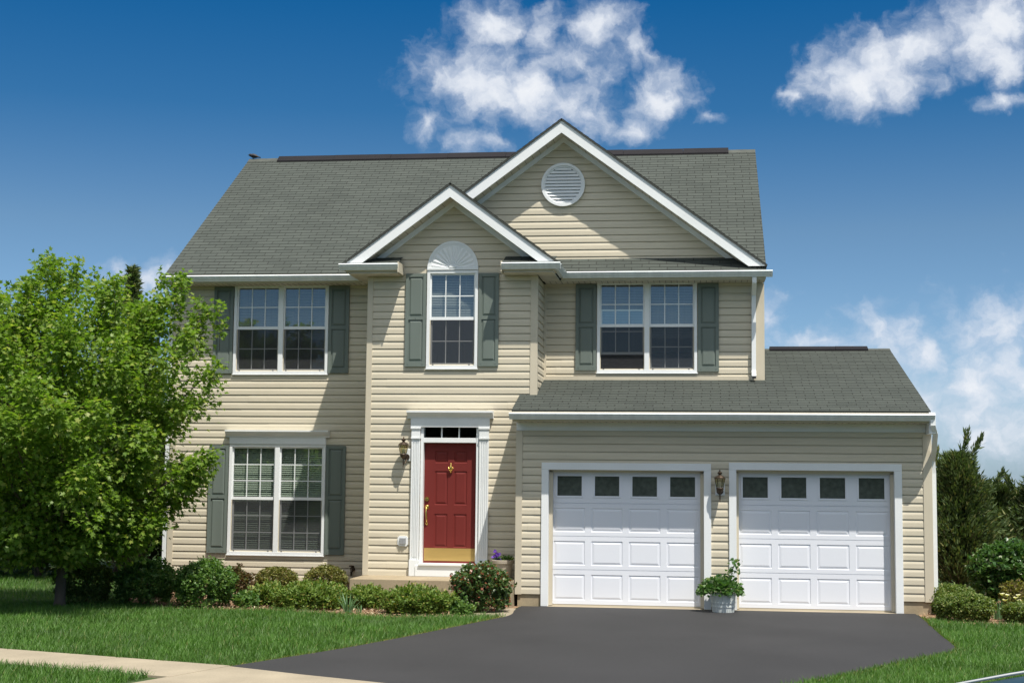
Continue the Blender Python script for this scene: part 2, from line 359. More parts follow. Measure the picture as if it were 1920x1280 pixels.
class MB:
    def __init__(self):
        self.v = []; self.f = []; self.mi = []; self.cur = 0
    def add(self, vs, fs):
        o = len(self.v)
        self.v += [tuple(p) for p in vs]
        self.f += [tuple(i + o for i in q) for q in fs]
        self.mi += [self.cur] * len(fs)
        return self
    def box(self, x0, x1, y0, y1, z0, z1):
        return self.add([(x0, y0, z0), (x1, y0, z0), (x1, y1, z0), (x0, y1, z0), (x0, y0, z1), (x1, y0, z1), (x1, y1, z1), (x0, y1, z1)],
                        [(0, 3, 2, 1), (4, 5, 6, 7), (0, 1, 5, 4), (1, 2, 6, 5), (2, 3, 7, 6), (3, 0, 4, 7)])
    def prism(self, poly, a, b, axis):
        """poly: (p,q) pairs; axis 'x': (y,z) extruded in x; 'y': (x,z) extruded in y; 'z': (x,y) extruded in z."""
        def pt(p, t):
            return {'x': (t, p[0], p[1]), 'y': (p[0], t, p[1]), 'z': (p[0], p[1], t)}[axis]
        n = len(poly)
        vs = [pt(p, a) for p in poly] + [pt(p, b) for p in poly]
        fs = [tuple(range(n))[::-1], tuple(range(n, 2 * n))] + [(i, (i + 1) % n, n + (i + 1) % n, n + i) for i in range(n)]
        return self.add(vs, fs)
    def tube(self, pts, r, n=8, caps=True):
        pts = [Vector(p) for p in pts]
        rs = r if isinstance(r, (list, tuple)) else [r] * len(pts)
        vs = []; fs = []
        prev = None
        for i, p in enumerate(pts):
            t = (pts[min(i + 1, len(pts) - 1)] - pts[max(i - 1, 0)]).normalized()
            if prev is None:
                a = t.orthogonal().normalized()
            else:
                a = (prev - t * prev.dot(t)).normalized()
            prev = a
            b = t.cross(a)
            for k in range(n):
                w = 2 * math.pi * k / n
                vs.append(p + (a * math.cos(w) + b * math.sin(w)) * rs[i])
        for i in range(len(pts) - 1):
            for k in range(n):
                fs.append((i * n + k, i * n + (k + 1) % n, (i + 1) * n + (k + 1) % n, (i + 1) * n + k))
        if caps:
            fs.append(tuple(range(n))[::-1]); fs.append(tuple((len(pts) - 1) * n + k for k in range(n)))
        return self.add(vs, fs)
    def lathe(self, prof, c, n=20, a0=0.0):
        vs = []; fs = []
        for r, z in prof:
            for k in range(n):
                w = a0 + 2 * math.pi * k / n
                vs.append((c[0] + r * math.cos(w), c[1] + r * math.sin(w), c[2] + z))
        m = len(prof)
        for i in range(m - 1):
            for k in range(n):
                fs.append((i * n + k, i * n + (k + 1) % n, (i + 1) * n + (k + 1) % n, (i + 1) * n + k))
        fs.append(tuple(range(n))[::-1]); fs.append(tuple((m - 1) * n + k for k in range(n)))
        return self.add(vs, fs)
    def xf(self, fn):
        self.v = [tuple(fn(Vector(p))) for p in self.v]; return self
    def build(self, name, m, parent=None, loc=None, smooth=False, bevel=0.0, fixn=True):
        base = BASE[parent.name] if parent is not None else Vector(loc or (0, 0, 0))
        me = bpy.data.meshes.new(name)
        me.from_pydata([(p[0] - base.x, p[1] - base.y, p[2] - base.z) for p in self.v], [], self.f)
        ms = m if isinstance(m, (list, tuple)) else [m]
        if len(ms) > 1: me.polygons.foreach_set('material_index', self.mi)
        if fixn or bevel:
            bm = bmesh.new(); bm.from_mesh(me)
            if fixn: bmesh.ops.recalc_face_normals(bm, faces=bm.faces)
            if bevel:
                es = [e for e in bm.edges if len(e.link_faces) == 2 and e.calc_face_angle(0) > 0.6]
                bmesh.ops.bevel(bm, geom=es, offset=bevel, segments=2, affect='EDGES', profile=0.6, clamp_overlap=True)
            bm.to_mesh(me); bm.free()
        o = link(name, me, ms[0], parent, base, smooth)
        for x in ms[1:]: me.materials.append(x)
        return o

def link(name, me, m, parent, base, smooth=False):
    me.materials.append(m) if not len(me.materials) else None
    o = bpy.data.objects.new(name, me)
    C.objects.link(o)
    if parent is not None: o.parent = parent
    else: o.location = base
    BASE[o.name] = Vector(base)
    if smooth: me.shade_smooth()
    return o

def from_bm(bm, name, m, parent):
    base = BASE[parent.name]
    bmesh.ops.translate(bm, verts=bm.verts, vec=-base)
    me = bpy.data.meshes.new(name); bm.to_mesh(me); bm.free()
    return link(name, me, m, parent, base)

def tag(o, label=None, cat=None, group=None, kind=None):
    if label: o['label'] = label
    if cat: o['category'] = cat
    if group: o['group'] = group
    if kind: o['kind'] = kind
    return o

def thing(name, loc, label, cat, group=None):
    o = bpy.data.objects.new(name, None)
    o.empty_display_size = 0.3
    C.objects.link(o); o.location = loc
    BASE[o.name] = Vector(loc)
    return tag(o, label, cat, group)

def leaves_mesh(name, m, parent, P, D, Nn, size, tmpl, faces, jit=0.25, seed=0, loc=None):
    """Many leaves in one mesh: P positions, D tip directions, Nn rough normals, tmpl (k,3): x across, y along, z up."""
    rng = np.random.default_rng(seed)
    n = len(P)
    D = D / (np.linalg.norm(D, axis=1, keepdims=True) + 1e-9)
    X = np.cross(D, Nn); X /= (np.linalg.norm(X, axis=1, keepdims=True) + 1e-9)
    Z = np.cross(X, D)
    s = (size * (1 + jit * rng.uniform(-1, 1, n)))[:, None, None]
    T = np.array(tmpl)[None]
    V = P[:, None, :] + s * (T[..., 0:1] * X[:, None] + T[..., 1:2] * D[:, None] + T[..., 2:3] * Z[:, None])
    k = len(tmpl)
    base = np.array(BASE[parent.name] if parent is not None else (loc or (0, 0, 0)))
    V = (V.reshape(-1, 3) - base)
    F = np.array(faces)
    FF = (F[None] + (np.arange(n) * k)[:, None, None]).reshape(-1, F.shape[1])
    me = bpy.data.meshes.new(name)
    me.vertices.add(len(V)); me.vertices.foreach_set('co', V.astype(np.float32).ravel())
    me.loops.add(FF.size); me.loops.foreach_set('vertex_index', FF.astype(np.int32).ravel())
    me.polygons.add(len(FF))
    me.polygons.foreach_set('loop_start', (np.arange(len(FF)) * F.shape[1]).astype(np.int32))
    me.update(calc_edges=True)
    me.validate()
    return link(name, me, m, parent, Vector(base))

LEAF = ([(0, 0, 0), (-0.5, 0.5, 0.12), (0, 1, -0.08), (0.5, 0.5, 0.12)], [(0, 2, 1), (0, 3, 2)])
NEEDLE = ([(0, 0, 0), (-0.16, 0.4, 0.05), (0, 1, 0), (0.16, 0.4, 0.05)], [(0, 2, 1), (0, 3, 2)])
FEATHER = ([(0, 0, 0), (-0.14, 0.30, 0.03), (0, 1, 0), (0.14, 0.30, 0.03)], [(0, 2, 1), (0, 3, 2)])
SPRAY = ([(0, 0, 0), (-0.22, 0.25, 0.02), (-0.10, 0.42, 0), (-0.26, 0.62, 0.03), (0, 1, 0), (0.26, 0.62, 0.03), (0.10, 0.42, 0), (0.22, 0.25, 0.02)],
         [(0, 2, 1), (0, 6, 2), (0, 7, 6), (2, 4, 3), (2, 6, 4), (6, 5, 4)])
MAPLE = ([(0, 0, 0), (-0.42, 0.10, 0.05), (-0.26, 0.34, 0.02), (-0.58, 0.62, 0.08), (-0.18, 0.62, 0.0), (0, 1.0, -0.12), (0.18, 0.62, 0.0), (0.58, 0.62, 0.08), (0.26, 0.34, 0.02), (0.42, 0.10, 0.05)],
         [(0, 2, 1), (0, 4, 2), (2, 4, 3), (0, 6, 4), (4, 6, 5), (0, 8, 6), (6, 8, 7), (0, 9, 8)])

# ================================================================== SETTING
def sheet(name, poly, z, m, thick=0.0):
    mb = MB()
    if thick: mb.prism(poly, z - thick, z, 'z')
    else: mb.add([(p[0], p[1], z) for p in poly], [tuple(range(len(poly)))])
    o = mb.build(name, m, fixn=True)
    return tag(o, kind='structure')

sheet("ground", [(-450, -450), (450, -450), (450, 450), (-450, 450)], 0.0, MT['soil'])
def smooth_poly(pts, it=2):
    for _ in range(it):
        q = [pts[0]]
        for a, b in zip(pts[:-1], pts[1:]):
            q += [(a[0] * .75 + b[0] * .25, a[1] * .75 + b[1] * .25), (a[0] * .25 + b[0] * .75, a[1] * .25 + b[1] * .75)]
        q.append(pts[-1]); pts = q
    return pts
DRIVE_L = smooth_poly([(-2.86, -1.86), (-2.88, -2.6), (-2.80, -3.4), (-2.92, -4.0), (-3.25, -5.1), (-3.62, -6.5), (-4.15, -8.2), (-4.65, -9.45), (-4.95, -10.2)])
DRIVE_R = smooth_poly([(3.30, -1.75), (3.30, -2.7), (3.24, -3.76), (3.16, -5.5), (3.14, -6.4), (3.02, -7.05), (2.3, -8.2), (1.3, -9.8), (0.3, -11.6)])
APRON = [(-4.95, -10.2), (-4.06, -10.68), (-3.26, -11.06), (-2.2, -11.55), (-1.0, -11.95)]
drive_poly = DRIVE_L + APRON[1:] + DRIVE_R[::-1]
sheet("driveway", drive_poly, 0.02, MT['asphalt'], 0.05)
# sidewalk of separate slabs running obliquely past the lawn, with the drive apron
SW = Vector((0.952, -0.306, 0)).normalized()
SN = Vector((-SW.y, SW.x, 0))
sw0 = Vector((-8.04, -9.20, 0))
def sidewalk():
    mb = MB()
    for k in list(range(-14, 2)) + list(range(9, 24)):
        a = sw0 + SW * (k * 1.5 + 0.25)
        b = a + SW * 1.49
        w = -1.02
        q = [a, b, b + SN * w, a + SN * w]
        mb.prism([(p.x, p.y) for p in q], -0.04, 0.026, 'z')
    o = mb.build("sidewalk", MT['concrete'], bevel=0.004)
    tag(o, kind='structure')
    # concrete apron joining sidewalk, driveway and street
    e0 = sw0 + SW * (2.35) - SN * 1.03
    poly = [(-5.27, -11.10), (-4.955, -10.21), (-4.5, -10.45), (-4.06, -10.69), (-3.26, -11.07), (-2.2, -11.58), (-1.0, -12.0), (0.3, -11.65), (1.6, -11.4), (2.9, -12.8), (3.6, -15.0), (-6.2, -15.0), (-5.55, -11.9)]
    sheet("driveway_apron", poly, 0.021, MT['concrete'], 0.06)
sidewalk()
# street with kerb, beyond the bottom of the picture
sheet("street", [(-60, -23.0), (60, -23.0), (60, -15.2), (-60, -15.2)], 0.004, MT['asphalt'])
sheet("kerb", [(-60, -15.2), (60, -15.2), (60, -15.02), (-60, -15.02)], 0.022, MT['concrete'], 0.05)
# short concrete walk from drive to stoop, and the planting bed
sheet("walkway", [(-4.2, -3.98), (-3.6, -3.96), (-2.9, -4.02), (-2.82, -3.3), (-2.9, -2.2), (-3.3, -2.2), (-3.9, -3.42), (-4.2, -3.45)], 0.010, MT['concrete'])
BED_EDGE = smooth_poly([(-9.3, -2.3), (-8.7, -3.0), (-8.1, -3.5), (-7.3, -3.55), (-6.3, -3.5), (-5.2, -3.9), (-4.1, -4.2), (-3.5, -3.85)])
sheet("mulch_bed", BED_EDGE + [(-3.3, -3.0), (-2.9, -2.0), (-2.9, 0.3), (-9.6, 0.3), (-9.7, -0.8)], 0.006, MT['mulch'])
BED_R = smooth_poly([(3.34, -2.0), (3.36, -3.3), (4.0, -3.5), (4.9, -3.25), (6.2, -3.0), (7.5, -2.6)])
sheet("side_mulch_bed", BED_R + [(7.8, 1.5), (3.6, 1.5)], 0.006, MT['mulch'])

# ================================================================== HOUSE
H = thing("suburban_house", (-3.0, 0.0, 0.0), "two-storey cream sided house with grey shingle roofs, red front door and double garage", "house")
EXPO = 0.127
PROF = [(0.0, 0.0110), (0.066, 0.0095), (0.082, 0.0065), (0.097, 0.0020), (0.1155, 0.0), (0.1157, -0.015), (0.127, -0.016)]

def rects_minus(x0, x1, z0, z1, holes):
    xs = sorted({x0, x1, *[min(max(h[0], x0), x1) for h in holes], *[min(max(h[1], x0), x1) for h in holes]})
    zs = sorted({z0, z1, *[min(max(h[2], z0), z1) for h in holes], *[min(max(h[3], z0), z1) for h in holes]})
    out = []
    for za, zb in zip(zs[:-1], zs[1:]):
        run = None
        for xa, xb in zip(xs[:-1], xs[1:]):
            cx, cz = (xa + xb) / 2, (za + zb) / 2
            hole = any(h[0] < cx < h[1] and h[2] < cz < h[3] for h in holes)
            if hole:
                if run: out.append((run[0], run[1], za, zb)); run = None
            else:
                run = (run[0], xb) if run else (xa, xb)
        if run: out.append((run[0], run[1], za, zb))
    return out

def siding(name, u0, u1, z0, z1, org, U, Nv, holes=(), clips=(), phase=0.21, label=None, seed=0):
    """Dutch-lap courses as real steps; local u along U, outward along Nv; clips: (point, normal) planes to cut gables."""
    rnd = random.Random(seed)
    bm = bmesh.new()
    U = Vector(U); Nv = Vector(Nv); org = Vector(org)
    def prof(t):
        for (a, na), (b, nb) in zip(PROF[:-1], PROF[1:]):
            if a <= t <= b: return na + (nb - na) * (t - a) / (b - a)
        return PROF[-1][1]
    def P(u, z, n): return bm.verts.new(org + U * u + Nv * n + Vector((0, 0, z)))
    offs = {}
    for (a, b, c, d) in rects_minus(u0, u1, z0, z1, list(holes)):
        k = math.floor((c - phase) / EXPO + 1e-6)
        while phase + k * EXPO < d - 1e-6:
            zb = phase + k * EXPO
            ts = [t for t, _ in PROF if c < zb + t < d]
            ts = sorted({max(c - zb, 0.0), min(d - zb, EXPO), *ts})
            # each course is made of long panels overlapping by a hair at staggered seams
            if k not in offs: offs[k] = rnd.uniform(0, 3.2)
            cuts = [a]
            s = u0 - 3.6 + offs[k]
            while s < b:
                if s > a + 0.05: cuts.append(s)
                s += 3.66
            cuts.append(b)
            for j, (ua, ub) in enumerate(zip(cuts[:-1], cuts[1:])):
                ex = 0.0024 * (j % 2)
                rowA = [P(ua, zb + t, prof(t) + ex) for t in ts]
                rowB = [P(ub, zb + t, prof(t) + ex) for t in ts]
                for i in range(len(ts) - 1):
                    bm.faces.new((rowA[i], rowB[i], rowB[i + 1], rowA[i + 1]))
                if ts[0] < 1e-6:
                    bm.faces.new((P(ua, zb, -0.016), P(ub, zb, -0.016), rowB[0], rowA[0]))
            k += 1
    # backing sheet
    for (a, b, c, d) in rects_minus(u0, u1, z0, z1, list(holes)):
        bm.faces.new((P(a, c, -0.024), P(b, c, -0.024), P(b, d, -0.024), P(a, d, -0.024)))
    for pt, nr in clips:
        bmesh.ops.bisect_plane(bm, geom=bm.verts[:] + bm.edges[:] + bm.faces[:], plane_co=Vector(pt), plane_no=Vector(nr), clear_outer=True)
    o = from_bm(bm, name, MT['siding'], H)
    if label: o['label'] = label
    return o

GP = 0.741                    # gable pitch
BY, GY = -1.15, -1.80         # bay and garage front planes
front = ((1, 0, 0), (0, -1, 0))
winUL = (-8.35, -6.605, 3.88, 5.51)
winUR = (-1.79, -0.055, 3.905, 5.525)
winLL = (-8.365, -6.60, 0.67, 2.625)
winC = (-4.60, -3.725, 3.89, 5.555)
ins = lambda w, d=0.03: (w[0] + d, w[1] - d, w[2] + d, w[3] - d)
siding("wall", -9.46, -5.55, 0.21, 5.47, (0, 0, 0), *front, holes=[ins(winUL), ins(winLL)], seed=1, label="left two-storey siding wall with two wide windows")
siding("wall", -2.75, 1.075, 3.70, 5.47, (0, 0, 0), *front, holes=[ins(winUR)], seed=2, phase=0.21, label="upper siding wall above the garage roof")
siding("wall", -5.9, 1.1, 5.88, 8.2, (0, 0, 0), *front, clips=[((-2.4, 0, 8.02), (GP, 0, 1)), ((-2.4, 0, 8.02), (-GP, 0, 1))], seed=3, phase=0.21 + 0.03, label="large triangular gable wall of cream siding")
siding("wall", -5.61, -2.73, 0.42, 6.7, (0, BY, 0), *front, holes=[ins(winC), (-4.66, -3.69, 0.42, 2.94)],
       clips=[((-4.165, 0, 6.67), (GP, 0, 1)), ((-4.165, 0, 6.67), (-GP, 0, 1))], seed=4, phase=0.42, label="projecting entrance bay wall with small gable")
siding("wall", 0.0, 1.15, 0.42, 5.47, (-2.73, BY, 0), (0, 1, 0), (1, 0, 0), seed=5, phase=0.42)
siding("wall", 0.0, 1.15, 0.42, 5.47, (-5.61, 0, 0), (0, -1, 0), (-1, 0, 0), seed=6, phase=0.42)
gfL = (-2.55, 0.165, 0.0, 2.315)
gfR = (0.447, 3.128, 0.0, 2.335)
siding("wall", -2.95, 3.57, 0.21, 2.83, (0, GY, 0), *front, holes=[ins(gfL), ins(gfR)], seed=7, label="garage front wall of cream siding around two doors")
siding("wall", 0.0, 8.6, 0.21, 8.7, (1.075, 0, 0), (0, 1, 0), (1, 0, 0), clips=[((0, 4.3, 8.70), (0, -.667, 1)), ((0, 4.3, 8.70), (0, .667, 1))], seed=8)
siding("wall", 0.0, 8.6, 0.21, 8.7, (-9.46, 8.6, 0), (0, -1, 0), (-1, 0, 0), clips=[((0, 4.3, 8.70), (0, -.667, 1)), ((0, 4.3, 8.70), (0, .667, 1))], seed=9)
siding("wall", 0.0, 8.9, 0.21, 4.5, (3.57, GY, 0), (0, 1, 0), (1, 0, 0), clips=[((0, 2.64, 4.43), (0, -.29, 1)), ((0, 2.64, 4.43), (0, .29, 1))], seed=10)
siding("wall", 0.0, 1.9, 0.21, 3.3, (-2.95, 0.1, 0), (0, -1, 0), (-1, 0, 0), clips=[((0, GY, 3.16), (0, -.29, 1))], seed=11)
siding("wall", 0.0, 10.53, 0.21, 5.47, (1.075, 8.6, 0), (-1, 0, 0), (0, 1, 0), seed=12)
siding("wall", 0.0, 2.5, 0.21, 3.2, (3.57, 7.1, 0), (-1, 0, 0), (0, 1, 0), seed=13)

# foundation blocks
for q in ((-9.44, -5.62, 0.03, 0.3), (-9.44, -9.3, 0.301, 8.57), (0.9, 1.05, 0.3, 8.57), (-2.93, -2.50, GY + 0.015, GY + 0.2), (0.12, 0.49, GY + 0.015, GY + 0.2), (3.09, 3.55, GY + 0.015, GY + 0.2), (3.4, 3.55, GY + 0.201, 7.0), (-2.93, -2.8, GY + 0.201, 0.0)):
    MB().box(*q, -0.2, 0.215).build("foundation", MT['stoop'], H)
# inner partition so the rooms behind the glass stay dark and closed
for q in ((-9.4, 1.0, 2.4, 2.5, 0.2, 5.4), (-2.9, 3.5, 1.9, 2.0, 0.05, 4.2), (-2.90, -2.86, GY + 0.3, 1.9, 0.05, 3.1)):
    MB().box(*q).build("inner_wall", MT['curtain'], H)
MB().box(-9.4, 1.0, 0.03, 2.4, 3.2, 3.3).build("inner_floor", MT['curtain'], H)

# corner trim
def corner(x0, x1, y0, y1, z0, z1):
    MB().box(x0, x1, y0, y1, z0, z1).build("corner_trim", MT['trimcream'], H, bevel=0.004)
corner(-9.482, -9.375, -0.022, 0.09, 0.20, 5.46)
corner(-5.632, -5.535, BY - 0.022, BY + 0.08, 0.421, 5.46)
corner(-2.83, -2.708, BY - 0.022, BY + 0.08, 0.421, 5.46)
corner(-2.726, -2.68, -0.022, -0.001, 3.74, 5.46)
corner(-5.68, -5.634, -0.022, -0.001, 0.2, 5.46)
corner(0.945, 1.097, -0.022, 0.09, 3.72, 5.46)
corner(-2.972, -2.865, GY - 0.022, GY + 0.08, 0.20, 2.83)
corner(3.455, 3.592, GY - 0.022, GY + 0.08, 0.20, 2.83)
# starter strip under the upper siding (flashing band on the garage roof)
MB().box(-2.68, 0.945, -0.024, -0.001, 3.735, 3.845).build("skirt_trim", MT['trimcream'], H)

# ---- roofs
def shingles(bm, O, U, W, ulen, wlen, step=0.0065):
    """Stepped shingle courses on a plane: O eave corner, U along the eave, W up the slope (unit vectors)."""
    O, U, W = Vector(O), Vector(U), Vector(W)
    Nn = U.cross(W).normalized()
    uvl = bm.loops.layers.uv.verify()
    n = int(math.ceil(wlen / EXPO))
    for i in range(n):
        a, b = i * EXPO, min((i + 1) * EXPO, wlen)
        q = [(0, a, step), (ulen, a, step), (ulen, b, 0.001), (0, b, 0.001)]
        vs = [bm.verts.new(O + U * u + W * w + Nn * h) for u, w, h in q]
        fc = bm.faces.new(vs)
        for lp, (u, w, h) in zip(fc.loops, q): lp[uvl].uv = (u, w + 0.0045 if w == a else w - 0.0045)
        q2 = [(0, a, -0.004), (ulen, a, -0.004), (ulen, a, step), (0, a, step)]
        vs = [bm.verts.new(O + U * u + W * w + Nn * h) for u, w, h in q2]
        fc = bm.faces.new(vs)
        for lp, (u, w, h) in zip(fc.loops, q2): lp[uvl].uv = (u, w + 0.0001)

def slab(mb, O, U, W, ulen, wlen, t0=-0.002, t1=-0.03):
    O, U, W = Vector(O), Vector(U), Vector(W); Nn = U.cross(W).normalized()
    c = [O + U * u + W * w + Nn * h for h in (t1, t0) for u, w in ((0, 0), (ulen, 0), (ulen, wlen), (0, wlen))]
    mb.add(c, [(0, 3, 2, 1), (4, 5, 6, 7), (0, 1, 5, 4), (1, 2, 6, 5), (2, 3, 7, 6), (3, 0, 4, 7)])

def roof(name, planes, label):
    bm = bmesh.new()
    for O, U, W, ul, wl in planes: shingles(bm, O, U, W, ul, wl)
    o = from_bm(bm, name, MT['shingle'], H)
    o['label'] = label
    mb = MB()
    for O, U, W, ul, wl in planes: slab(mb, O, U, W, ul, wl)
    mb.build("roof_edge", MT['shedge'], o)
    return o
wm = Vector((0, 1, .667)).normalized()
wmb = Vector((0, -1, .667)).normalized()
main_roof = roof("roof", [((-9.53, -0.42, 5.635), (1, 0, 0), wm, 10.65, 5.673), ((1.12, 9.02, 5.635), (-1, 0, 0), wmb, 10.65, 5.673)], "large main roof of grey-green shingles")
wg = Vector((0, 1, .29)).normalized(); wgb = Vector((0, -1, .29)).normalized()
gar_roof = roof("roof", [((-3.0, -2.2, 3.145), (1, 0, 0), wg, 6.53, 5.04), ((3.53, 7.48, 3.145), (-1, 0, 0), wgb, 2.45, 5.04)], "low garage roof of grey-green shingles")
def gable_planes(cx, ridge, half, y0, y1):
    L = half * math.sqrt(1 + GP * GP)
    wr = Vector((-1, 0, GP)).normalized(); wl = Vector((1, 0, GP)).normalized()
    return [((cx + half, y0, ridge - half * GP), (0, 1, 0), wr, y1 - y0, L), ((cx - half, y1, ridge - half * GP), (0, -1, 0), wl, y1 - y0, L)]
big_gable = roof("roof", gable_planes(-2.40, 8.335, 3.535, -0.43, 3.45), "roof of the large front gable")
small_gable = roof("roof", gable_planes(-4.16, 6.985, 1.83, -1.58, 1.35), "roof of the small gable above the front door")
# ridge caps and ridge vents
def ridge_cap(parent, x0, x1, y, z, slope, w=0.14, m=MT['shedge'], name="ridge_cap", t=0.014):
    mb = MB()
    n = max(1, int((x1 - x0) / 0.145))
    for i in range(n):
        a = x0 + (x1 - x0) * i / n; b = x0 + (x1 - x0) * (i + 1) / n + 0.02
        mb.prism([(y - w, z - w * slope + 0.004), (y, z + 0.004), (y + w, z - w * slope + 0.004), (y + w, z - w * slope + t), (y, z + t + 0.002 * (i % 2)), (y - w, z - w * slope + t)], a, min(b, x1), 'x')
    return mb.build(name, m, parent)
RZ = 5.635 + 5.673 * wm.z
GZ = 3.145 + 5.04 * wg.z
MT['cap'] = mat("ridge_cap_shingles", (0.073, 0.080, 0.069), 0.9, 0.2, 5)
ridge_cap(main_roof, -9.53, -8.88, 4.3, RZ, .667, m=MT['cap'])
ridge_cap(main_roof, 0.55, 1.12, 4.3, RZ, .667, m=MT['cap'])
def ridge_vent(parent, x0, x1, y, z, sl):
    mb = MB()
    L = 1.22; x = x0
    k = 0
    while x < x1 - 0.05:
        e = min(x + L, x1)
        w = 0.17; t = 0.038 + 0.003 * (k % 2)
        mb.prism([(y - w, z - w * sl), (y - w, z - w * sl + t), (y, z + t + 0.02), (y + w, z - w * sl + t), (y + w, z - w * sl), (y, z - 0.01)], x + 0.002, e - 0.002, 'x')
        x = e; k += 1
    return mb.build("ridge_vent", MT['ridgevent'], parent)
ridge_vent(main_roof, -8.88, 0.58, 4.3, RZ, .667)
ridge_cap(gar_roof, 1.10, 1.30, 2.64, GZ, .29, m=MT['cap'])
ridge_cap(gar_roof, 3.12, 3.53, 2.64, GZ, .29, m=MT['cap'])
ridge_vent(gar_roof, 1.30, 3.12, 2.64, GZ, .29)

# ---- gable trim: fascia board, sloped soffit and frieze on the wall
def gable_trim(cx, zt, half, yf, yw, fascia_h, wall_apex, frieze_h, half_wall, zcut):
    """zt: top of the fascia at the apex; wall_apex: height where the siding ends."""
    def vee(mb, ztop, h, hw, y0, y1, zmin):
        for s in (-1, 1):
            a = (cx, ztop); b = (cx + s * hw, ztop - hw * GP)
            poly = [a, b, (b[0], b[1] - h), (cx, ztop - h)]
            if b[1] - h < zmin:
                # square cut at the foot
                d1 = (ztop - zmin) / GP; d2 = (ztop - h - zmin) / GP
                poly = [a, (cx + s * min(hw, d1), ztop - min(hw, d1) * GP)]
                if hw < d1: poly.append((cx + s * hw, zmin))
                poly += [(cx + s * d2, zmin), (cx, ztop - h)]
            mb.prism(poly, y0, y1, 'y')
    m1 = MB(); vee(m1, zt, fascia_h, half, yf, yf + 0.028, zcut)
    m1.build("fascia", MT['white'], H)
    m2 = MB()
    zb = zt - fascia_h + 0.03
    vee(m2, zb, 0.02, half_wall, yf + 0.03, yw - 0.001, zcut)
    # vent grooves across the sloped soffit
    m2.cur = 1
    for s in (-1, 1):
        k = 0.15
        while k < half_wall - 0.1:
            x = cx + s * k
            if zb - 0.02 - k * GP > zcut + 0.1:
                m2.prism([(x, zb - 0.0235 - k * GP), (x + s * 0.006, zb - 0.0235 - (k + 0.006) * GP), (x + s * 0.006, zb - 0.0205 - (k + 0.006) * GP), (x, zb - 0.0205 - k * GP)], yf + 0.08, yw - 0.05, 'y')
            k += 0.125
    m2.build("soffit", [MT['soffit'], MT['slot']], H)
    m3 = MB(); vee(m3, wall_apex + frieze_h, frieze_h, half_wall, yw - 0.034, yw - 0.002, zcut)
    m3.build("frieze", MT['white'], H)
gable_trim(-2.40, 8.30, 3.50, -0.41, 0.0, 0.215, 8.0, 0.13, 3.3, 5.70)
gable_trim(-4.16, 6.95, 1.80, -1.56, BY, 0.205, 6.655, 0.13, 1.62, 5.64)

# ---- gutters
GPROF = [(0, 0), (0, -0.100), (0.070, -0.100), (0.078, -0.084), (0.096, -0.064), (0.113, -0.040), (0.117, -0.022), (0.129, -0.019), (0.131, -0.013), (0.117, 0.004), (0.108, 0.002), (0.104, -0.012), (0.012, -0.014), (0.012, 0.0)]
def gutter(name, axis, a, b, pos, z, sgn):
    """axis 'x': runs in x with its back at y=pos facing sgn*y; axis 'y': runs in y with its back at x=pos facing sgn*x."""
    mb = MB().prism([(pos + sgn * d, z + h) for d, h in GPROF], a, b, axis)
    return mb
def add_gutter(runs, label=None):
    mb = MB()
    for ax, a, b, pos, z, s in runs:
        if ax == 'x': mb.prism([(pos + s * d, z + h) for d, h in GPROF], a, b, 'x')
        else: mb.prism([(pos + s * d, z + h) for d, h in GPROF], a, b, 'y')
    o = mb.build("gutter", MT['gutter'], H)
    if label: o['label'] = label
    # joints: a sleeve every 3 m
    return o
add_gutter([('x', -9.58, -5.96, -0.413, 5.595, -1), ('y', -1.49, -0.39, -5.91, 5.62, -1), ('x', -6.03, -5.02, -1.53, 5.615, -1)], "gutter round the left side of the entrance bay")
add_gutter([('x', -2.36, 1.22, -0.413, 5.608, -1), ('y', -1.49, -0.39, -2.41, 5.615, 1), ('x', -3.27, -2.288, -1.53, 5.61, -1)], "gutter round the right side of the entrance bay")
add_gutter([('x', -3.03, 3.58, -2.193, 3.092, -1)], "gutter along the garage eave")
# fascia boards behind gutters (a strip of drip edge shows above)
MB().box(-9.52, -5.93, -0.412, -0.365, 5.47, 5.630).build("fascia", MT['trimcream'], H)
MB().box(-2.39, 1.11, -0.412, -0.365, 5.47, 5.630).build("fascia", MT['trimcream'], H)
MB().box(-2.99, 3.51, -2.192, -2.155, 2.965, 3.138).build("fascia", MT['trimcream'], H)
# soffits (their vent slots are part of the same panel)
def soffit(boxes, x0=None, x1=None, y0=0, y1=0, z=0):
    mb = MB()
    for q in boxes: mb.box(*q)
    mb.cur = 1
    if x0 is not None:
        x = x0
        while x < x1: mb.box(x, x + 0.010, y0, y1, z, z + 0.0025); x += 0.1
    return mb.build("soffit", [MT['soffit'], MT['slot']], H)
soffit([(-9.50, -5.65, -0.36, -0.022, 5.468, 5.49)], -9.4, -5.7, -0.34, -0.05, 5.465)
soffit([(-2.69, 1.10, -0.36, -0.022, 5.468, 5.49)], -2.6, 1.05, -0.34, -0.05, 5.465)
soffit([(-5.90, -5.634, -1.50, -0.37, 5.466, 5.488), (-5.632, -5.04, -1.525, BY - 0.024, 5.464, 5.486), (-5.90, -5.634, -1.525, -1.501, 5.464, 5.486)])
soffit([(-2.706, -2.415, -1.50, -0.37, 5.466, 5.488), (-3.25, -2.708, -1.525, BY - 0.024, 5.464, 5.486), (-2.706, -2.415, -1.525, -1.501, 5.464, 5.486)])
soffit([(-2.96, 3.51, -2.15, GY - 0.034, 2.962, 2.985)], -2.9, 3.45, -2.13, GY - 0.06, 2.959)
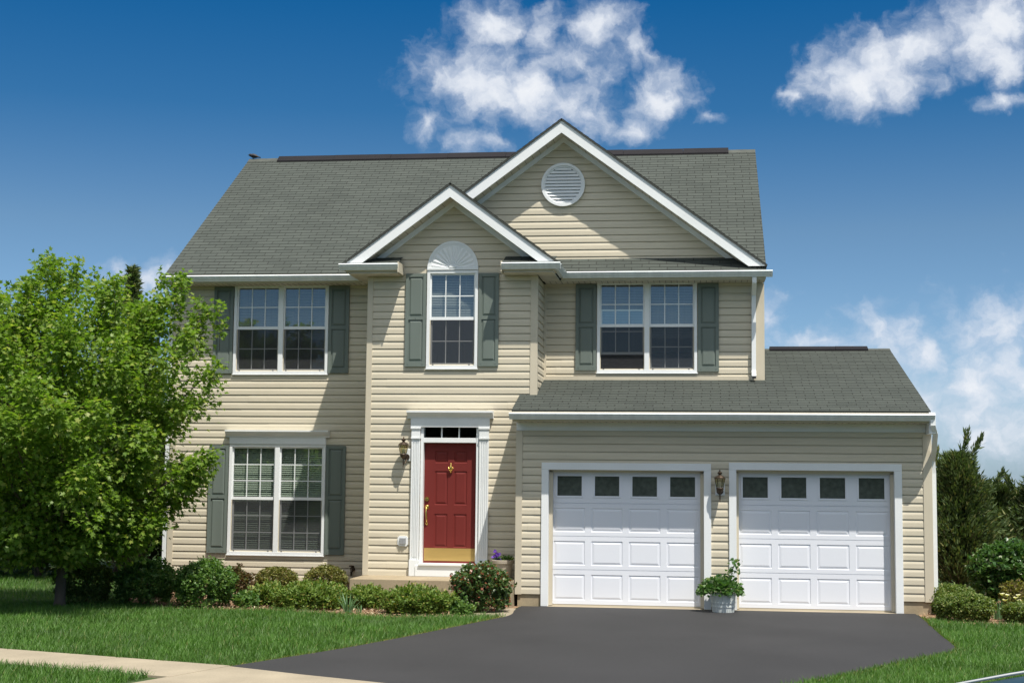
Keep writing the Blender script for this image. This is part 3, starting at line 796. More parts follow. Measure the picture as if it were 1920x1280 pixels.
# eave returns at the feet of the small gable: end blocks and little shingled tops
for (a, b, ea, eb) in ((-5.93, -5.03, -5.028, -5.005), (-3.26, -2.39, -3.285, -3.262)):
    MB().box(a, b, -1.53, BY - 0.025, 5.489, 5.60).build("eave_return", MT['trimcream'], H)
    MB().box(ea, eb, -1.62, BY - 0.025, 5.47, 5.645).build("return_end_trim", MT['trimcream'], H)
    bm = bmesh.new()
    wv = Vector((0, 1, 0.38)).normalized()
    shingles(bm, (a, -1.56, 5.632), (1, 0, 0), wv, b - a, 0.43)
    o = from_bm(bm, "return_roof", MT['shingle'], H)
# frieze board of the garage front
MB().box(-2.965, 3.50, GY - 0.032, GY - 0.001, 2.832, 2.961).build("frieze", MT['white'], H)
MB().box(3.502, 3.60, GY - 0.40, GY - 0.001, 2.80, 3.13).build("eave_end_trim", MT['white'], H)

# ---- downspouts
def downspout(path, w=0.075, d=0.055, straps=(), boot=True):
    mb = MB()
    pts = [Vector(p) for p in path]
    for a, b in zip(pts[:-1], pts[1:]):
        t = (b - a).normalized()
        s = Vector((1, 0, 0)) if abs(t.x) < 0.8 else Vector((0, 0, 1))
        s = (s - t * s.dot(t)).normalized(); q = t.cross(s)
        a2 = a - t * 0.012; b2 = b + t * 0.012
        c = [p + s * (i * w / 2) + q * (j * d / 2) for p in (a2, b2) for i, j in ((-1, -1), (1, -1), (1, 1), (-1, 1))]
        mb.add(c, [(0, 3, 2, 1), (4, 5, 6, 7), (0, 1, 5, 4), (1, 2, 6, 5), (2, 3, 7, 6), (3, 0, 4, 7)])
    o = mb.build("downspout", MT['white'], H, bevel=0.006)
    return o
ds = downspout([(0.915, -0.44, 5.50), (0.915, -0.44, 5.42), (0.915, -0.08, 5.25), (0.915, -0.065, 5.1), (0.910, -0.065, 3.93), (0.910, -0.16, 3.83)])
MB().box(0.880, 0.940, -0.205, -0.155, 3.795, 3.835).build("outlet_opening", MT['dark'], ds)
downspout([(3.55, -2.25, 3.0), (3.55, -2.25, 2.93), (3.60, -2.15, 2.80), (3.615, -1.90, 2.55), (3.615, -1.72, 2.40), (3.63, -1.70, 2.2), (3.63, -1.70, 0.25), (3.70, -1.72, 0.08)])
downspout([(-9.50, -0.46, 5.48), (-9.50, -0.44, 5.38), (-9.52, -0.20, 5.18), (-9.535, 0.02, 5.05), (-9.535, 0.02, 0.25), (-9.62, -0.05, 0.08)])

# ---- windows
def window(w, y, units, cols, rows, label, blind='full', raised=None, extra_top=0.0):
    """Double-hung window: outer casing, and per unit two sashes with grilles, glass, an insect screen and blinds."""
    x0, x1, z0, z1 = w
    fr = MB(); cs = 0.05
    yf = y - 0.034
    fr.box(x0, x1, yf, y + 0.09, z0, z0 + cs)
    fr.box(x0, x1, yf, y + 0.09, z1 - cs, z1)
    fr.box(x0, x0 + cs, yf, y + 0.09, z0 + cs, z1 - cs); fr.box(x1 - cs, x1, yf, y + 0.09, z0 + cs, z1 - cs)
    fr.box(x0 - 0.012, x1 + 0.012, yf - 0.012, y + 0.0, z0 - 0.018, z0 - 0.001)
    mw = 0.085
    bays = []
    if units == 2:
        xm = (x0 + x1) / 2
        fr.box(xm - mw / 2, xm + mw / 2, yf + 0.004, y + 0.09, z0 + cs, z1 - cs)
        bays = [(x0 + cs, xm - mw / 2), (xm + mw / 2, x1 - cs)]
    else:
        bays = [(x0 + cs, x1 - cs)]
    o = fr.build("window", MT['white'], H, bevel=0.004)
    o['label'] = label
    zm = (z0 + z1) / 2 + 0.02
    for bi, (a, b) in enumerate(bays):
        scr = MB(); bl = MB(); sframe = MB()
        lift = raised[bi] if raised else 0.0
        sw = 0.024
        # upper sash (outer) / lower sash (inner, may be lifted)
        for (za, zb, ys, low) in ((zm - 0.03, z1 - cs, y + 0.004, False), (z0 + cs + lift, zm + 0.012 + lift, y + 0.036, True)):
            sash = MB(); gl = MB(); gr = MB()
            s = sw + (0.012 if low else 0.0)
            sash.box(a, a + s, ys, ys + 0.028, za, zb); sash.box(b - s, b, ys, ys + 0.028, za, zb)
            hb = 0.052 if not low else 0.045
            sash.box(a + s, b - s, ys, ys + 0.028, za, za + hb)
            sash.box(a + s, b - s, ys, ys + 0.028, zb - 0.026, zb)
            ga, gb, gc, gd = a + s, b - s, za + hb, zb - 0.026
            gl.add([(ga, ys + 0.016, gc), (gb, ys + 0.016, gc), (gb, ys + 0.016, gd), (ga, ys + 0.016, gd)], [(0, 1, 2, 3)])
            for i in range(1, cols):
                xx = ga + (gb - ga) * i / cols
                gr.box(xx - 0.008, xx + 0.008, ys + 0.008, ys + 0.0145, gc, gd)
            for j in range(1, rows):
                zz = gc + (gd - gc) * j / rows
                for i in range(cols):
                    p = ga + (gb - ga) * i / cols + (0.0081 if i else 0); q = ga + (gb - ga) * (i + 1) / cols - (0.0081 if i < cols - 1 else 0)
                    gr.box(p, q, ys + 0.0085, ys + 0.014, zz - 0.008, zz + 0.008)
            sash.build("sash", MT['white'], o)
            gr.build("grille", MT['white'], o)
            gl.build("pane", MT['glass'], o, fixn=False)
        # insect screen outside the lower sash
        sz0, sz1 = z0 + cs + 0.002, zm - 0.032
        scr.add([(a + 0.012, y + 0.006, sz0), (b - 0.012, y + 0.006, sz0), (b - 0.012, y + 0.006, sz1), (a + 0.012, y + 0.006, sz1)], [(0, 1, 2, 3)])
        sframe.box(a, a + 0.014, y + 0.0, y + 0.012, sz0, sz1); sframe.box(b - 0.014, b, y + 0.0, y + 0.012, sz0, sz1)
        sframe.box(a + 0.014, b - 0.014, y + 0.0, y + 0.012, sz0, sz0 + 0.02)
        sframe.cur = 1
        for q in (0.08, 0.88):
            xx = a + (b - a) * q
            sframe.box(xx - 0.011, xx + 0.011, y - 0.006, y - 0.0005, sz0 + 0.002, sz0 + 0.019)
        # blinds behind the glass
        sp = 0.038 if blind == 'full' else 0.028
        hz = sp * 0.34
        zt = z1 - cs - 0.02; zend = z0 + cs + 0.02
        if blind == 'half': zend = zm - (0.02 if bi == 0 else 0.22)
        z = zt
        while z > zend:
            bl.add([(a + 0.01, y + 0.085, z - hz), (b - 0.01, y + 0.085, z - hz), (b - 0.01, y + 0.085 + hz, z + hz), (a + 0.01, y + 0.085 + hz, z + hz)], [(0, 1, 2, 3)])
            z -= sp
        for q in (0.22, 0.78):
            xx = a + (b - a) * q
            bl.box(xx - 0.002, xx + 0.002, y + 0.080, y + 0.083, zend, zt)
        scr.build("insect_screen", MT['screen'], o, fixn=False)
        sframe.build("screen_frame", [MT['trimcream'], MT['dark']], o)
        bl.build("blind", MT['blind' if blind == 'full' else 'blind_shaded'], o, fixn=False)
    return o
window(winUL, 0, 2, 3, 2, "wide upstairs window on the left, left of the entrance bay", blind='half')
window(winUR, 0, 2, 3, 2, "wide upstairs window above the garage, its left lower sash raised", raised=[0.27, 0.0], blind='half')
window(winLL, 0, 2, 3, 3, "tall ground-floor window under a white cornice with blinds")
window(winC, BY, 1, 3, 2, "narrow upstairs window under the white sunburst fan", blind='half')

# window head cornice of the ground-floor window
mb = MB()
mb.box(-8.365, -6.60, -0.05, -0.001, 2.626, 2.745)
mb.build("cornice_frieze", MT['white'], H)
mb = MB(); mb.prism([(-0.001, 2.746), (-0.058, 2.746), (-0.066, 2.772), (-0.10, 2.80), (-0.125, 2.838), (-0.135, 2.845), (-0.135, 2.872), (-0.001, 2.874)], -8.43, -6.535, 'x')
cf = mb.build("cornice", MT['white'], H)

# ---- shutters
def shutter(x0, x1, z0, z1, y, label, nails=True):
    mb = MB(); t = 0.03; st = 0.052; ra = 0.058
    yf = y - 0.0165 - t; yb = y - 0.0165
    zm = z0 + (z1 - z0) * 0.52
    rails = [(z0, z0 + ra + 0.03), (zm - ra / 2, zm + ra / 2), (z1 - ra, z1)]
    mb.box(x0, x0 + st, yf, yb, z0, z1); mb.box(x1 - st, x1, yf, yb, z0, z1)
    for a, b in rails: mb.box(x0 + st, x1 - st, yf, yb, a, b)
    def pans():
      for (a, b) in ((rails[0][1], rails[1][0]), (rails[1][1], rails[2][0])):
        pn = MB(); xa, xb = x0 + st, x1 - st
        r = [(xa, a, xb, b, yf + 0.020), (xa + 0.014, a + 0.014, xb - 0.014, b - 0.014, yf + 0.020), (xa + 0.040, a + 0.040, xb - 0.040, b - 0.040, yf + 0.006)]
        vs = []
        for (p, q, s, u, yy) in r: vs += [(p, yy, q), (s, yy, q), (s, yy, u), (p, yy, u)]
        fs = []
        for k in (0, 4):
            for i in range(4): fs.append((k + i, k + (i + 1) % 4, k + 4 + (i + 1) % 4, k + 4 + i))
        fs.append((8, 9, 10, 11))
        pn.add(vs, fs)
        pn.build("raised_panel", MT['shutter'], o, fixn=False)
    for (px, pz) in ((x0 + 0.05, z0 + 0.045), (x1 - 0.05, z0 + 0.045), ((x0 + x1) / 2, zm), (x0 + 0.05, z1 - 0.03), (x1 - 0.05, z1 - 0.03)):
        mb.box(px - 0.008, px + 0.008, yf - 0.004, yf - 0.0002, pz - 0.008, pz + 0.008)
    o = mb.build("shutter", MT['shutter'], H)
    if label: o['label'] = label
    pans()
shutter(-8.725, -8.362, 3.89, 5.46, 0, "shutter on the left of the left upstairs window")
shutter(-6.595, -6.225, 3.895, 5.46, 0, "shutter on the right of the left upstairs window")
shutter(-2.165, -1.802, 3.945, 5.46, 0, "shutter on the left of the window above the garage")
shutter(-0.043, 0.318, 3.925, 5.46, 0, "shutter on the right of the window above the garage")
shutter(-8.735, -8.378, 0.69, 2.60, 0, "shutter on the left of the ground-floor window")
shutter(-6.588, -6.232, 0.69, 2.605, 0, "shutter on the right of the ground-floor window")
shutter(-4.965, -4.612, 3.92, 5.505, BY, "shutter on the left of the narrow bay window")
shutter(-3.712, -3.368, 3.925, 5.505, BY, "shutter on the right of the narrow bay window")

# ---- sunburst fan above the bay window
def fan(cx, zc, r, y):
    n = 28; mb = MB()
    arc = lambda rr: [(cx + rr * math.cos(math.pi * i / n), zc + 0.015 + (rr + 0.03) * math.sin(math.pi * i / n)) for i in range(n + 1)]
    mb.prism(arc(r - 0.03), y - 0.026, y - 0.017, 'y')
    o = mb.build("sunburst_fan", MT['white'], H)
    rim = MB()
    for r0, r1, ya in ((r - 0.035, r, y - 0.040), (r - 0.062, r - 0.036, y - 0.032)):
        a, b = arc(r0), arc(r1)
        for i in range(n):
            rim.prism([a[i], b[i], b[i + 1], a[i + 1]], ya, y - 0.02, 'y')
    rim.box(cx - r, cx + r, y - 0.048, y - 0.017, zc - 0.012, zc + 0.022)
    rim.build("rim", MT['white'], o)
    rays = MB(); k = 13
    for i in range(k):
        a = math.pi * (i + 0.5) / k
        d = Vector((math.cos(a), 0, math.sin(a))); p = Vector((-d.z, 0, d.x))
        c0 = Vector((cx, 0, zc + 0.02)); r0, r1 = 0.075, r - 0.078
        w0, w1 = r0 * math.pi / k / 2 * .80, r1 * math.pi / k / 2 * .86
        q = [c0 + d * r0 + p * w0, c0 + d * r1 + p * w1, c0 + d * (r1 + 0.02), c0 + d * r1 - p * w1, c0 + d * r0 - p * w0]
        top = [c0 + d * r0, c0 + d * r1]
        base = [(v.x, y - 0.0265, v.z) for v in q]
        # ridged petal: raised along the middle
        tv = [(v.x, y - 0.036, v.z) for v in top]
        rays.add(base + tv, [(0, 1, 6, 5), (5, 6, 3, 4), (1, 2, 6), (2, 3, 6), (0, 5, 4)])
    rays.build("ray", MT['white'], o)
    hub = MB(); hub.prism([(cx + 0.06 * math.cos(math.pi * i / 10), zc + 0.022 + 0.06 * math.sin(math.pi * i / 10)) for i in range(11)], y - 0.055, y - 0.026, 'y')
    hub.build("hub", MT['white'], o)
fan(-4.163, 5.575, 0.437, BY)

# ---- round gable vent
def round_vent(cx, cz, r, y):
    n = 48
    mb = MB()
    for r0, r1, ya in ((r - 0.045, r, y - 0.055), (r - 0.07, r - 0.046, y - 0.035)):
        for i in range(n):
            a0, a1 = 2 * math.pi * i / n, 2 * math.pi * (i + 1) / n
            P = lambda rr, a: (cx + rr * math.cos(a), cz + rr * math.sin(a))
            mb.prism([P(r0, a0), P(r1, a0), P(r1, a1), P(r0, a1)], ya, y - 0.005, 'y')
    o = mb.build("gable_vent", MT['white'], H)
    o['label'] = "round white louvred vent in the large gable"
    sl = MB(); ri = r - 0.068; k = 11; h = 2 * ri / k
    for i in range(k):
        z0 = cz - ri + i * h; zc = z0 + h / 2
        w = math.sqrt(max(0.0, ri * ri - (abs(zc - cz) * 0.985) ** 2))
        sl.prism([(y - 0.040, z0), (y - 0.008, z0 + h * 0.95), (y - 0.003, z0 + h * 0.95), (y - 0.033, z0 - 0.002)], cx - w, cx + w, 'x')
    sl.build("louvre", MT['white'], o)
    MB().prism([(cx + (ri) * math.cos(2 * math.pi * i / n), cz + ri * math.sin(2 * math.pi * i / n)) for i in range(n)], y - 0.0022, y - 0.0002, 'y').build("backing", MT['grey'], o)
round_vent(-2.40, 7.232, 0.388, -0.016)

# ---- front door with surround
def panel_rect(mb, xa, xb, za, zb, y, dep=0.012, g=0.016, rise=0.010, b=0.03):
    """recessed-and-raised panel set in a hole at plane y (front faces -y)."""
    r = [(xa, za, xb, zb, y), (xa + g * .6, za + g * .6, xb - g * .6, zb - g * .6, y + dep), (xa + g, za + g, xb - g, zb - g, y + dep), (xa + g + b, za + g + b, xb - g - b, zb - g - b, y + dep - rise)]
    vs = []; fs = []
    for (p, q, s, u, yy) in r: vs += [(p, yy, q), (s, yy, q), (s, yy, u), (p, yy, u)]
    for k in (0, 4, 8):
        for i in range(4): fs.append((k + i, k + (i + 1) % 4, k + 4 + (i + 1) % 4, k + 4 + i))
    fs.append((12, 13, 14, 15))
    mb.add(vs, fs)
def paneled(mb, x0, x1, z0, z1, y, panels, thick=0.04, **kw):
    for (a, b, c, d) in rects_minus(x0, x1, z0, z1, panels):
        mb.add([(a, y, c), (b, y, c), (b, y, d), (a, y, d)], [(0, 1, 2, 3)])
    for (a, b, c, d) in panels: panel_rect(mb, a, b, c, d, y, **kw)
    mb.add([(x0, y, z0), (x1, y, z0), (x1, y, z1), (x0, y, z1), (x0, y + thick, z0), (x1, y + thick, z0), (x1, y + thick, z1), (x0, y + thick, z1)],
           [(0, 4, 5, 1), (1, 5, 6, 2), (2, 6, 7, 3), (3, 7, 4, 0), (5, 4, 7, 6)])
DX, DZ, DY = -4.618, 0.638, BY + 0.09
mb = MB()
pans = [(DX + a, DX + b, DZ + c, DZ + d) for a, b in ((.178, .400), (.505, .727)) for c, d in ((1.665, 1.865), (.965, 1.53), (.26, .815))]
paneled(mb, DX, DX + 0.895, DZ, DZ + 2.0, DY, pans)
door = mb.build("front_door", MT['door'], H, fixn=False)
MB().box(DX + 0.012, DX + 0.883, DY - 0.004, DY - 0.0005, DZ + 0.035, DZ + 0.245).build("kick_plate", MT['kick'], door)
kx = DX + 0.452
mb = MB(); mb.lathe([(0.0, 0.0), (0.018, 0.012), (0.022, 0.03), (0.028, 0.06), (0.030, 0.085), (0.022, 0.12), (0.010, 0.14), (0.012, 0.155), (0.0, 0.17)], (kx, DY - 0.012, DZ + 1.50), 12)
mb.tube([(kx - 0.036, DY - 0.03, DZ + 1.60), (kx - 0.034, DY - 0.034, DZ + 1.555), (kx, DY - 0.036, DZ + 1.525), (kx + 0.034, DY - 0.034, DZ + 1.555), (kx + 0.036, DY - 0.03, DZ + 1.60)], 0.007, 6)
mb.build("door_knocker", MT['brass'], door, smooth=True)
hx = DX + 0.052
mb = MB(); mb.tube([(hx, DY + 0.0, DZ + 1.06), (hx, DY - 0.02, DZ + 1.06)], [0.040, 0.036], 16); mb.tube([(hx, DY - 0.02, DZ + 1.06), (hx, DY - 0.03, DZ + 1.06)], [0.022, 0.018], 12)
mb.build("deadbolt", MT['brass'], door)
mb = MB(); mb.tube([(hx, DY, DZ + 0.925), (hx, DY - 0.012, DZ + 0.925)], [0.040, 0.032], 14); mb.tube([(hx, DY, DZ + 0.65), (hx, DY - 0.012, DZ + 0.65)], [0.026, 0.022], 12)
mb.tube([(hx, DY - 0.01, DZ + 0.93), (hx - 0.004, DY - 0.05, DZ + 0.90), (hx, DY - 0.055, DZ + 0.82), (hx + 0.004, DY - 0.045, DZ + 0.72), (hx, DY - 0.01, DZ + 0.65)], [0.015, 0.013, 0.015, 0.012, 0.013], 8)
mb.build("door_handle", MT['brass'], door, smooth=True)
# frame, transom, sill board
mb = MB()
mb.box(-4.665, -4.620, BY - 0.03, BY + 0.16, 0.64, 2.90); mb.box(-3.722, -3.678, BY - 0.03, BY + 0.16, 0.64, 2.90)
mb.box(-4.619, -3.723, BY - 0.02, BY + 0.15, 2.642, 2.722); mb.box(-4.665, -3.678, BY - 0.035, BY + 0.15, 2.902, 2.945)
for xx in (-4.318, -4.022): mb.box(xx - 0.011, xx + 0.011, BY + 0.005, BY + 0.03, 2.723, 2.90)
mb.build("door_frame", MT['white'], H, bevel=0.003)
MB().add([(-4.619, BY + 0.035, 2.722), (-3.723, BY + 0.035, 2.722), (-3.723, BY + 0.035, 2.902), (-4.619, BY + 0.035, 2.902)], [(0, 1, 2, 3)]).build("transom_window", MT['transom'], H, fixn=False)
mb = MB(); mb.box(-4.72, -3.64, BY - 0.10, BY + 0.2, 0.423, 0.60); mb.box(-4.66, -3.68, BY - 0.13, BY + 0.2, 0.601, 0.636)
mb.build("door_sill", MT['white'], H, bevel=0.004)
for (xa, xb, lab) in ((-4.828, -4.668, None), (-3.675, -3.502, None)):
    mb = MB()
    y0 = BY - 0.062
    mb.box(xa, xb, y0 - 0.022, BY - 0.001, 0.423, 0.69)
    # fluted shaft
    n = 4; w = xb - xa; e = 0.026
    mb.box(xa + 0.008, xb - 0.008, y0 + 0.014, BY - 0.001, 0.691, 2.70)
    g = (w - 0.016 - 2 * e) / (2 * n - 1)
    mb.box(xa + 0.008, xa + e + 0.008, y0, y0 + 0.0139, 0.691, 2.70); mb.box(xb - e - 0.008, xb - 0.008, y0, y0 + 0.0139, 0.691, 2.70)
    for i in range(1, 2 * n - 2, 2):
        p = xa + 0.008 + e + g * i; mb.box(p, p + g, y0, y0 + 0.0139, 0.74, 2.66)
    mb.box(xa, xb, y0 - 0.018, BY - 0.001, 2.701, 2.73); mb.box(xa + 0.006, xb - 0.006, y0 - 0.008, BY - 0.001, 2.731, 2.865); mb.box(xa - 0.006, xb + 0.006, y0 - 0.024, BY - 0.001, 2.866, 2.90)
    mb.build("pilaster", MT['white'], H, bevel=0.003)
mb = MB(); mb.box(-4.835, -3.495, BY - 0.075, BY - 0.001, 2.946, 3.045)
mb.box(-4.835, -3.495, BY - 0.072, BY - 0.036, 2.9015, 2.9455)
mb.prism([(BY - 0.001, 3.046), (BY - 0.080, 3.046), (BY - 0.086, 3.07), (BY - 0.12, 3.10), (BY - 0.15, 3.135), (BY - 0.16, 3.142), (BY - 0.16, 3.172), (BY - 0.001, 3.176)], -4.895, -3.435, 'x')
mb.build("door_pediment", MT['white'], H)

# ---- outlet cover left of the door
mb = MB(); c = 0.03; x0, x1, z0, z1 = -5.035, -4.858, 0.91, 1.08
mb.prism([(x0 + c, z0), (x1 - c, z0), (x1, z0 + c), (x1, z1 - c), (x1 - c, z1), (x0 + c, z1), (x0, z1 - c), (x0, z0 + c)], BY - 0.035, BY - 0.001, 'y')
ob = mb.build("outlet_cover", MT['white'], H)
mb = MB(); mb.box(-5.000, -4.893, BY - 0.062, BY - 0.036, 0.955, 1.045); mb.box(-4.985, -4.955, BY - 0.066, BY - 0.0625, 0.945, 1.02); mb.box(-4.94, -4.91, BY - 0.066, BY - 0.0625, 0.945, 1.02)
mb.build("outlet_flap", MT['grey'], ob)

# ---- hose tap low on the left wall
mb = MB(); mb.tube([(-6.07, -0.015, 0.45), (-6.07, -0.03, 0.45)], 0.045, 12); mb.tube([(-6.07, -0.02, 0.45), (-6.07, -0.09, 0.45), (-6.07, -0.12, 0.40), (-6.07, -0.125, 0.33)], [0.02, 0.022, 0.02, 0.016], 8)
mb.tube([(-6.115, -0.10, 0.50), (-6.07, -0.10, 0.51), (-6.025, -0.10, 0.50)], 0.012, 6); mb.tube([(-6.07, -0.09, 0.45), (-6.07, -0.10, 0.51)], 0.008, 6)
mb.build("hose_tap", MT['bronze'], H)

# ---- wall lanterns
def lantern(x, z, y, mx):
    """x: lamp axis, z: mid height, mx: centre of the white mounting block; lamp hangs 0.14 m off the wall."""
    ya = y - 0.16
    bl = MB().box(mx - 0.075, mx + 0.075, y - 0.030, y - 0.001, z - 0.13, z + 0.08).build("wall_lantern", MT['white'], H, bevel=0.012)
    a = MB(); a.tube([(mx, y - 0.031, z - 0.06), (mx, y - 0.045, z - 0.06)], 0.055, 14)
    a.tube([(mx, y - 0.04, z - 0.10), ((mx + x) / 2, y - 0.09, z - 0.17), (x, ya, z - 0.165)], 0.012, 8)
    a.lathe([(0.0, -0.235), (0.012, -0.225), (0.006, -0.20), (0.012, -0.18), (0.012, -0.10), (0.022, -0.085), (0.052, -0.055), (0.060, -0.02), (0.054, -0.005)], (x, ya, z), 12)
    a.build("bracket", MT['bronze'], bl, smooth=False)
    g = MB(); g.lathe([(0.052, 0.0), (0.078, 0.135)], (x, ya, z), 6); g.build("lamp_glass", MT['lampglass'], bl, fixn=True)
    r = MB()
    for k in range(6):
        w = 2 * math.pi * k / 6
        r.tube([(x + 0.054 * math.cos(w), ya + 0.054 * math.sin(w), z - 0.005), (x + 0.081 * math.cos(w), ya + 0.081 * math.sin(w), z + 0.138)], 0.005, 5)
    r.lathe([(0.090, 0.135), (0.092, 0.146), (0.06, 0.175), (0.030, 0.188), (0.018, 0.20), (0.036, 0.215), (0.040, 0.228), (0.018, 0.245), (0.008, 0.252), (0.012, 0.262), (0.0, 0.285)], (x, ya, z), 12)
    r.build("lamp_cap", MT['bronze'], bl)
    b = MB(); b.lathe([(0.008, 0.0), (0.010, 0.06), (0.004, 0.09)], (x, ya, z), 8); b.build("bulb", MT['white'], bl)
lantern(-4.935, 2.455, BY, -4.905)
lantern(0.302, 1.945, GY, 0.305)

# ---- garage doors
def garage_door(fr, dx0, dx1, dz1, label):
    x0, x1, z0, z1 = fr
    mb = MB(); w = 0.115
    mb.box(x0, x0 + w, GY - 0.036, GY + 0.14, 0.022, z1 - w); mb.box(x1 - w, x1, GY - 0.036, GY + 0.14, 0.022, z1 - w); mb.box(x0, x1, GY - 0.036, GY + 0.14, z1 - w + 0.001, z1)
    st = MB(); yd = GY + 0.165
    st.box(x0 + w, dx0 + 0.028, GY + 0.085, yd - 0.002, 0.03, dz1); st.box(dx1 - 0.028, x1 - w, GY + 0.085, yd - 0.002, 0.03, dz1); st.box(x0 + w, x1 - w, GY + 0.085, yd - 0.002, dz1 - 0.02, z1 - w)
    frm = mb.build("garage_door_frame", MT['white'], H, bevel=0.004)
    st.build("weather_stop", MT['trimcream'], frm)
    d = MB(); W = dx1 - dx0
    hs = [0.045, 0.60, 1.135, 1.665, dz1]
    cols = [(0.040, 0.545), (0.648, 1.150), (1.252, 1.756), (1.858, 2.364)]
    panes = []
    for si in range(4):
        za, zb = hs[si] + 0.004, hs[si + 1] - 0.004
        pn = []
        for a, b in cols:
            if si < 3:
                pn.append((dx0 + a * W / 2.42, dx0 + b * W / 2.42, za + 0.065, zb - 0.075))
            else:
                pn.append((dx0 + (a + 0.025) * W / 2.42, dx0 + (b - 0.025) * W / 2.42, za + 0.085, zb - 0.05))
        if si < 3:
            paneled(d, dx0, dx1, za, zb, yd, pn, thick=0.04, dep=0.010, g=0.014, rise=0.0085, b=0.034)
        else:
            for (a, b, c, e) in rects_minus(dx0, dx1, za, zb, pn): d.add([(a, yd, c), (b, yd, c), (b, yd, e), (a, yd, e)], [(0, 1, 2, 3)])
            d.add([(dx0, yd, za), (dx1, yd, za), (dx1, yd, zb), (dx0, yd, zb), (dx0, yd + .04, za), (dx1, yd + .04, za), (dx1, yd + .04, zb), (dx0, yd + .04, zb)], [(0, 4, 5, 1), (1, 5, 6, 2), (2, 6, 7, 3), (3, 7, 4, 0)])
            panes = pn
    # shiplap step between the sections
    for z in hs[1:4]: d.add([(dx0, yd + 0.012, z - 0.006), (dx1, yd + 0.012, z - 0.006), (dx1, yd + 0.012, z + 0.006), (dx0, yd + 0.012, z + 0.006)], [(0, 1, 2, 3)])
    o = d.build("garage_door", MT['garage'], H, fixn=False)
    o['label'] = label
    for (a, b, c, e) in panes:
        f = MB(); t = 0.030
        f.box(a, b, yd - 0.010, yd + 0.03, c, c + t); f.box(a, b, yd - 0.010, yd + 0.03, e - t, e); f.box(a, a + t, yd - 0.010, yd + 0.03, c + t, e - t); f.box(b - t, b, yd - 0.010, yd + 0.03, c + t, e - t)
        f.build("window_frame", MT['garage'], o, bevel=0.004)
        MB().add([(a + t, yd + 0.012, c + t), (b - t, yd + 0.012, c + t), (b - t, yd + 0.012, e - t), (a + t, yd + 0.012, e - t)], [(0, 1, 2, 3)]).build("pane", MT['gglass'], o, fixn=False)
    MB().box(dx0, dx1, yd + 0.004, yd + 0.036, 0.022, 0.046).build("bottom_seal", MT['trimcream'], o)
garage_door(gfL, -2.405, 0.022, 2.185, "left garage door, white raised panels with four small dark windows")
garage_door(gfR, 0.573, 2.992, 2.195, "right garage door, white raised panels with four small dark windows")
MB().box(-2.44, 3.02, GY - 0.05, GY + 0.25, -0.02, 0.0215).build("threshold", MT['concrete'], H)
MB().box(-2.4, 3.0, GY + 0.5, GY + 0.55, 0.0, 2.5).build("inner_wall", MT['dark'], H)  # added dark sheet standing in for the unlit depth of the garage

# ---- front stoop
MB().box(-5.62, -2.985, -2.12, BY - 0.0, -0.1, 0.42).build("stoop", MT['stoop'], H, bevel=0.012)

# ================================================================== PLANTS
def rnd_dirs(rng, n):
    v = rng.normal(size=(n, 3)); return v / np.linalg.norm(v, axis=1, keepdims=True)

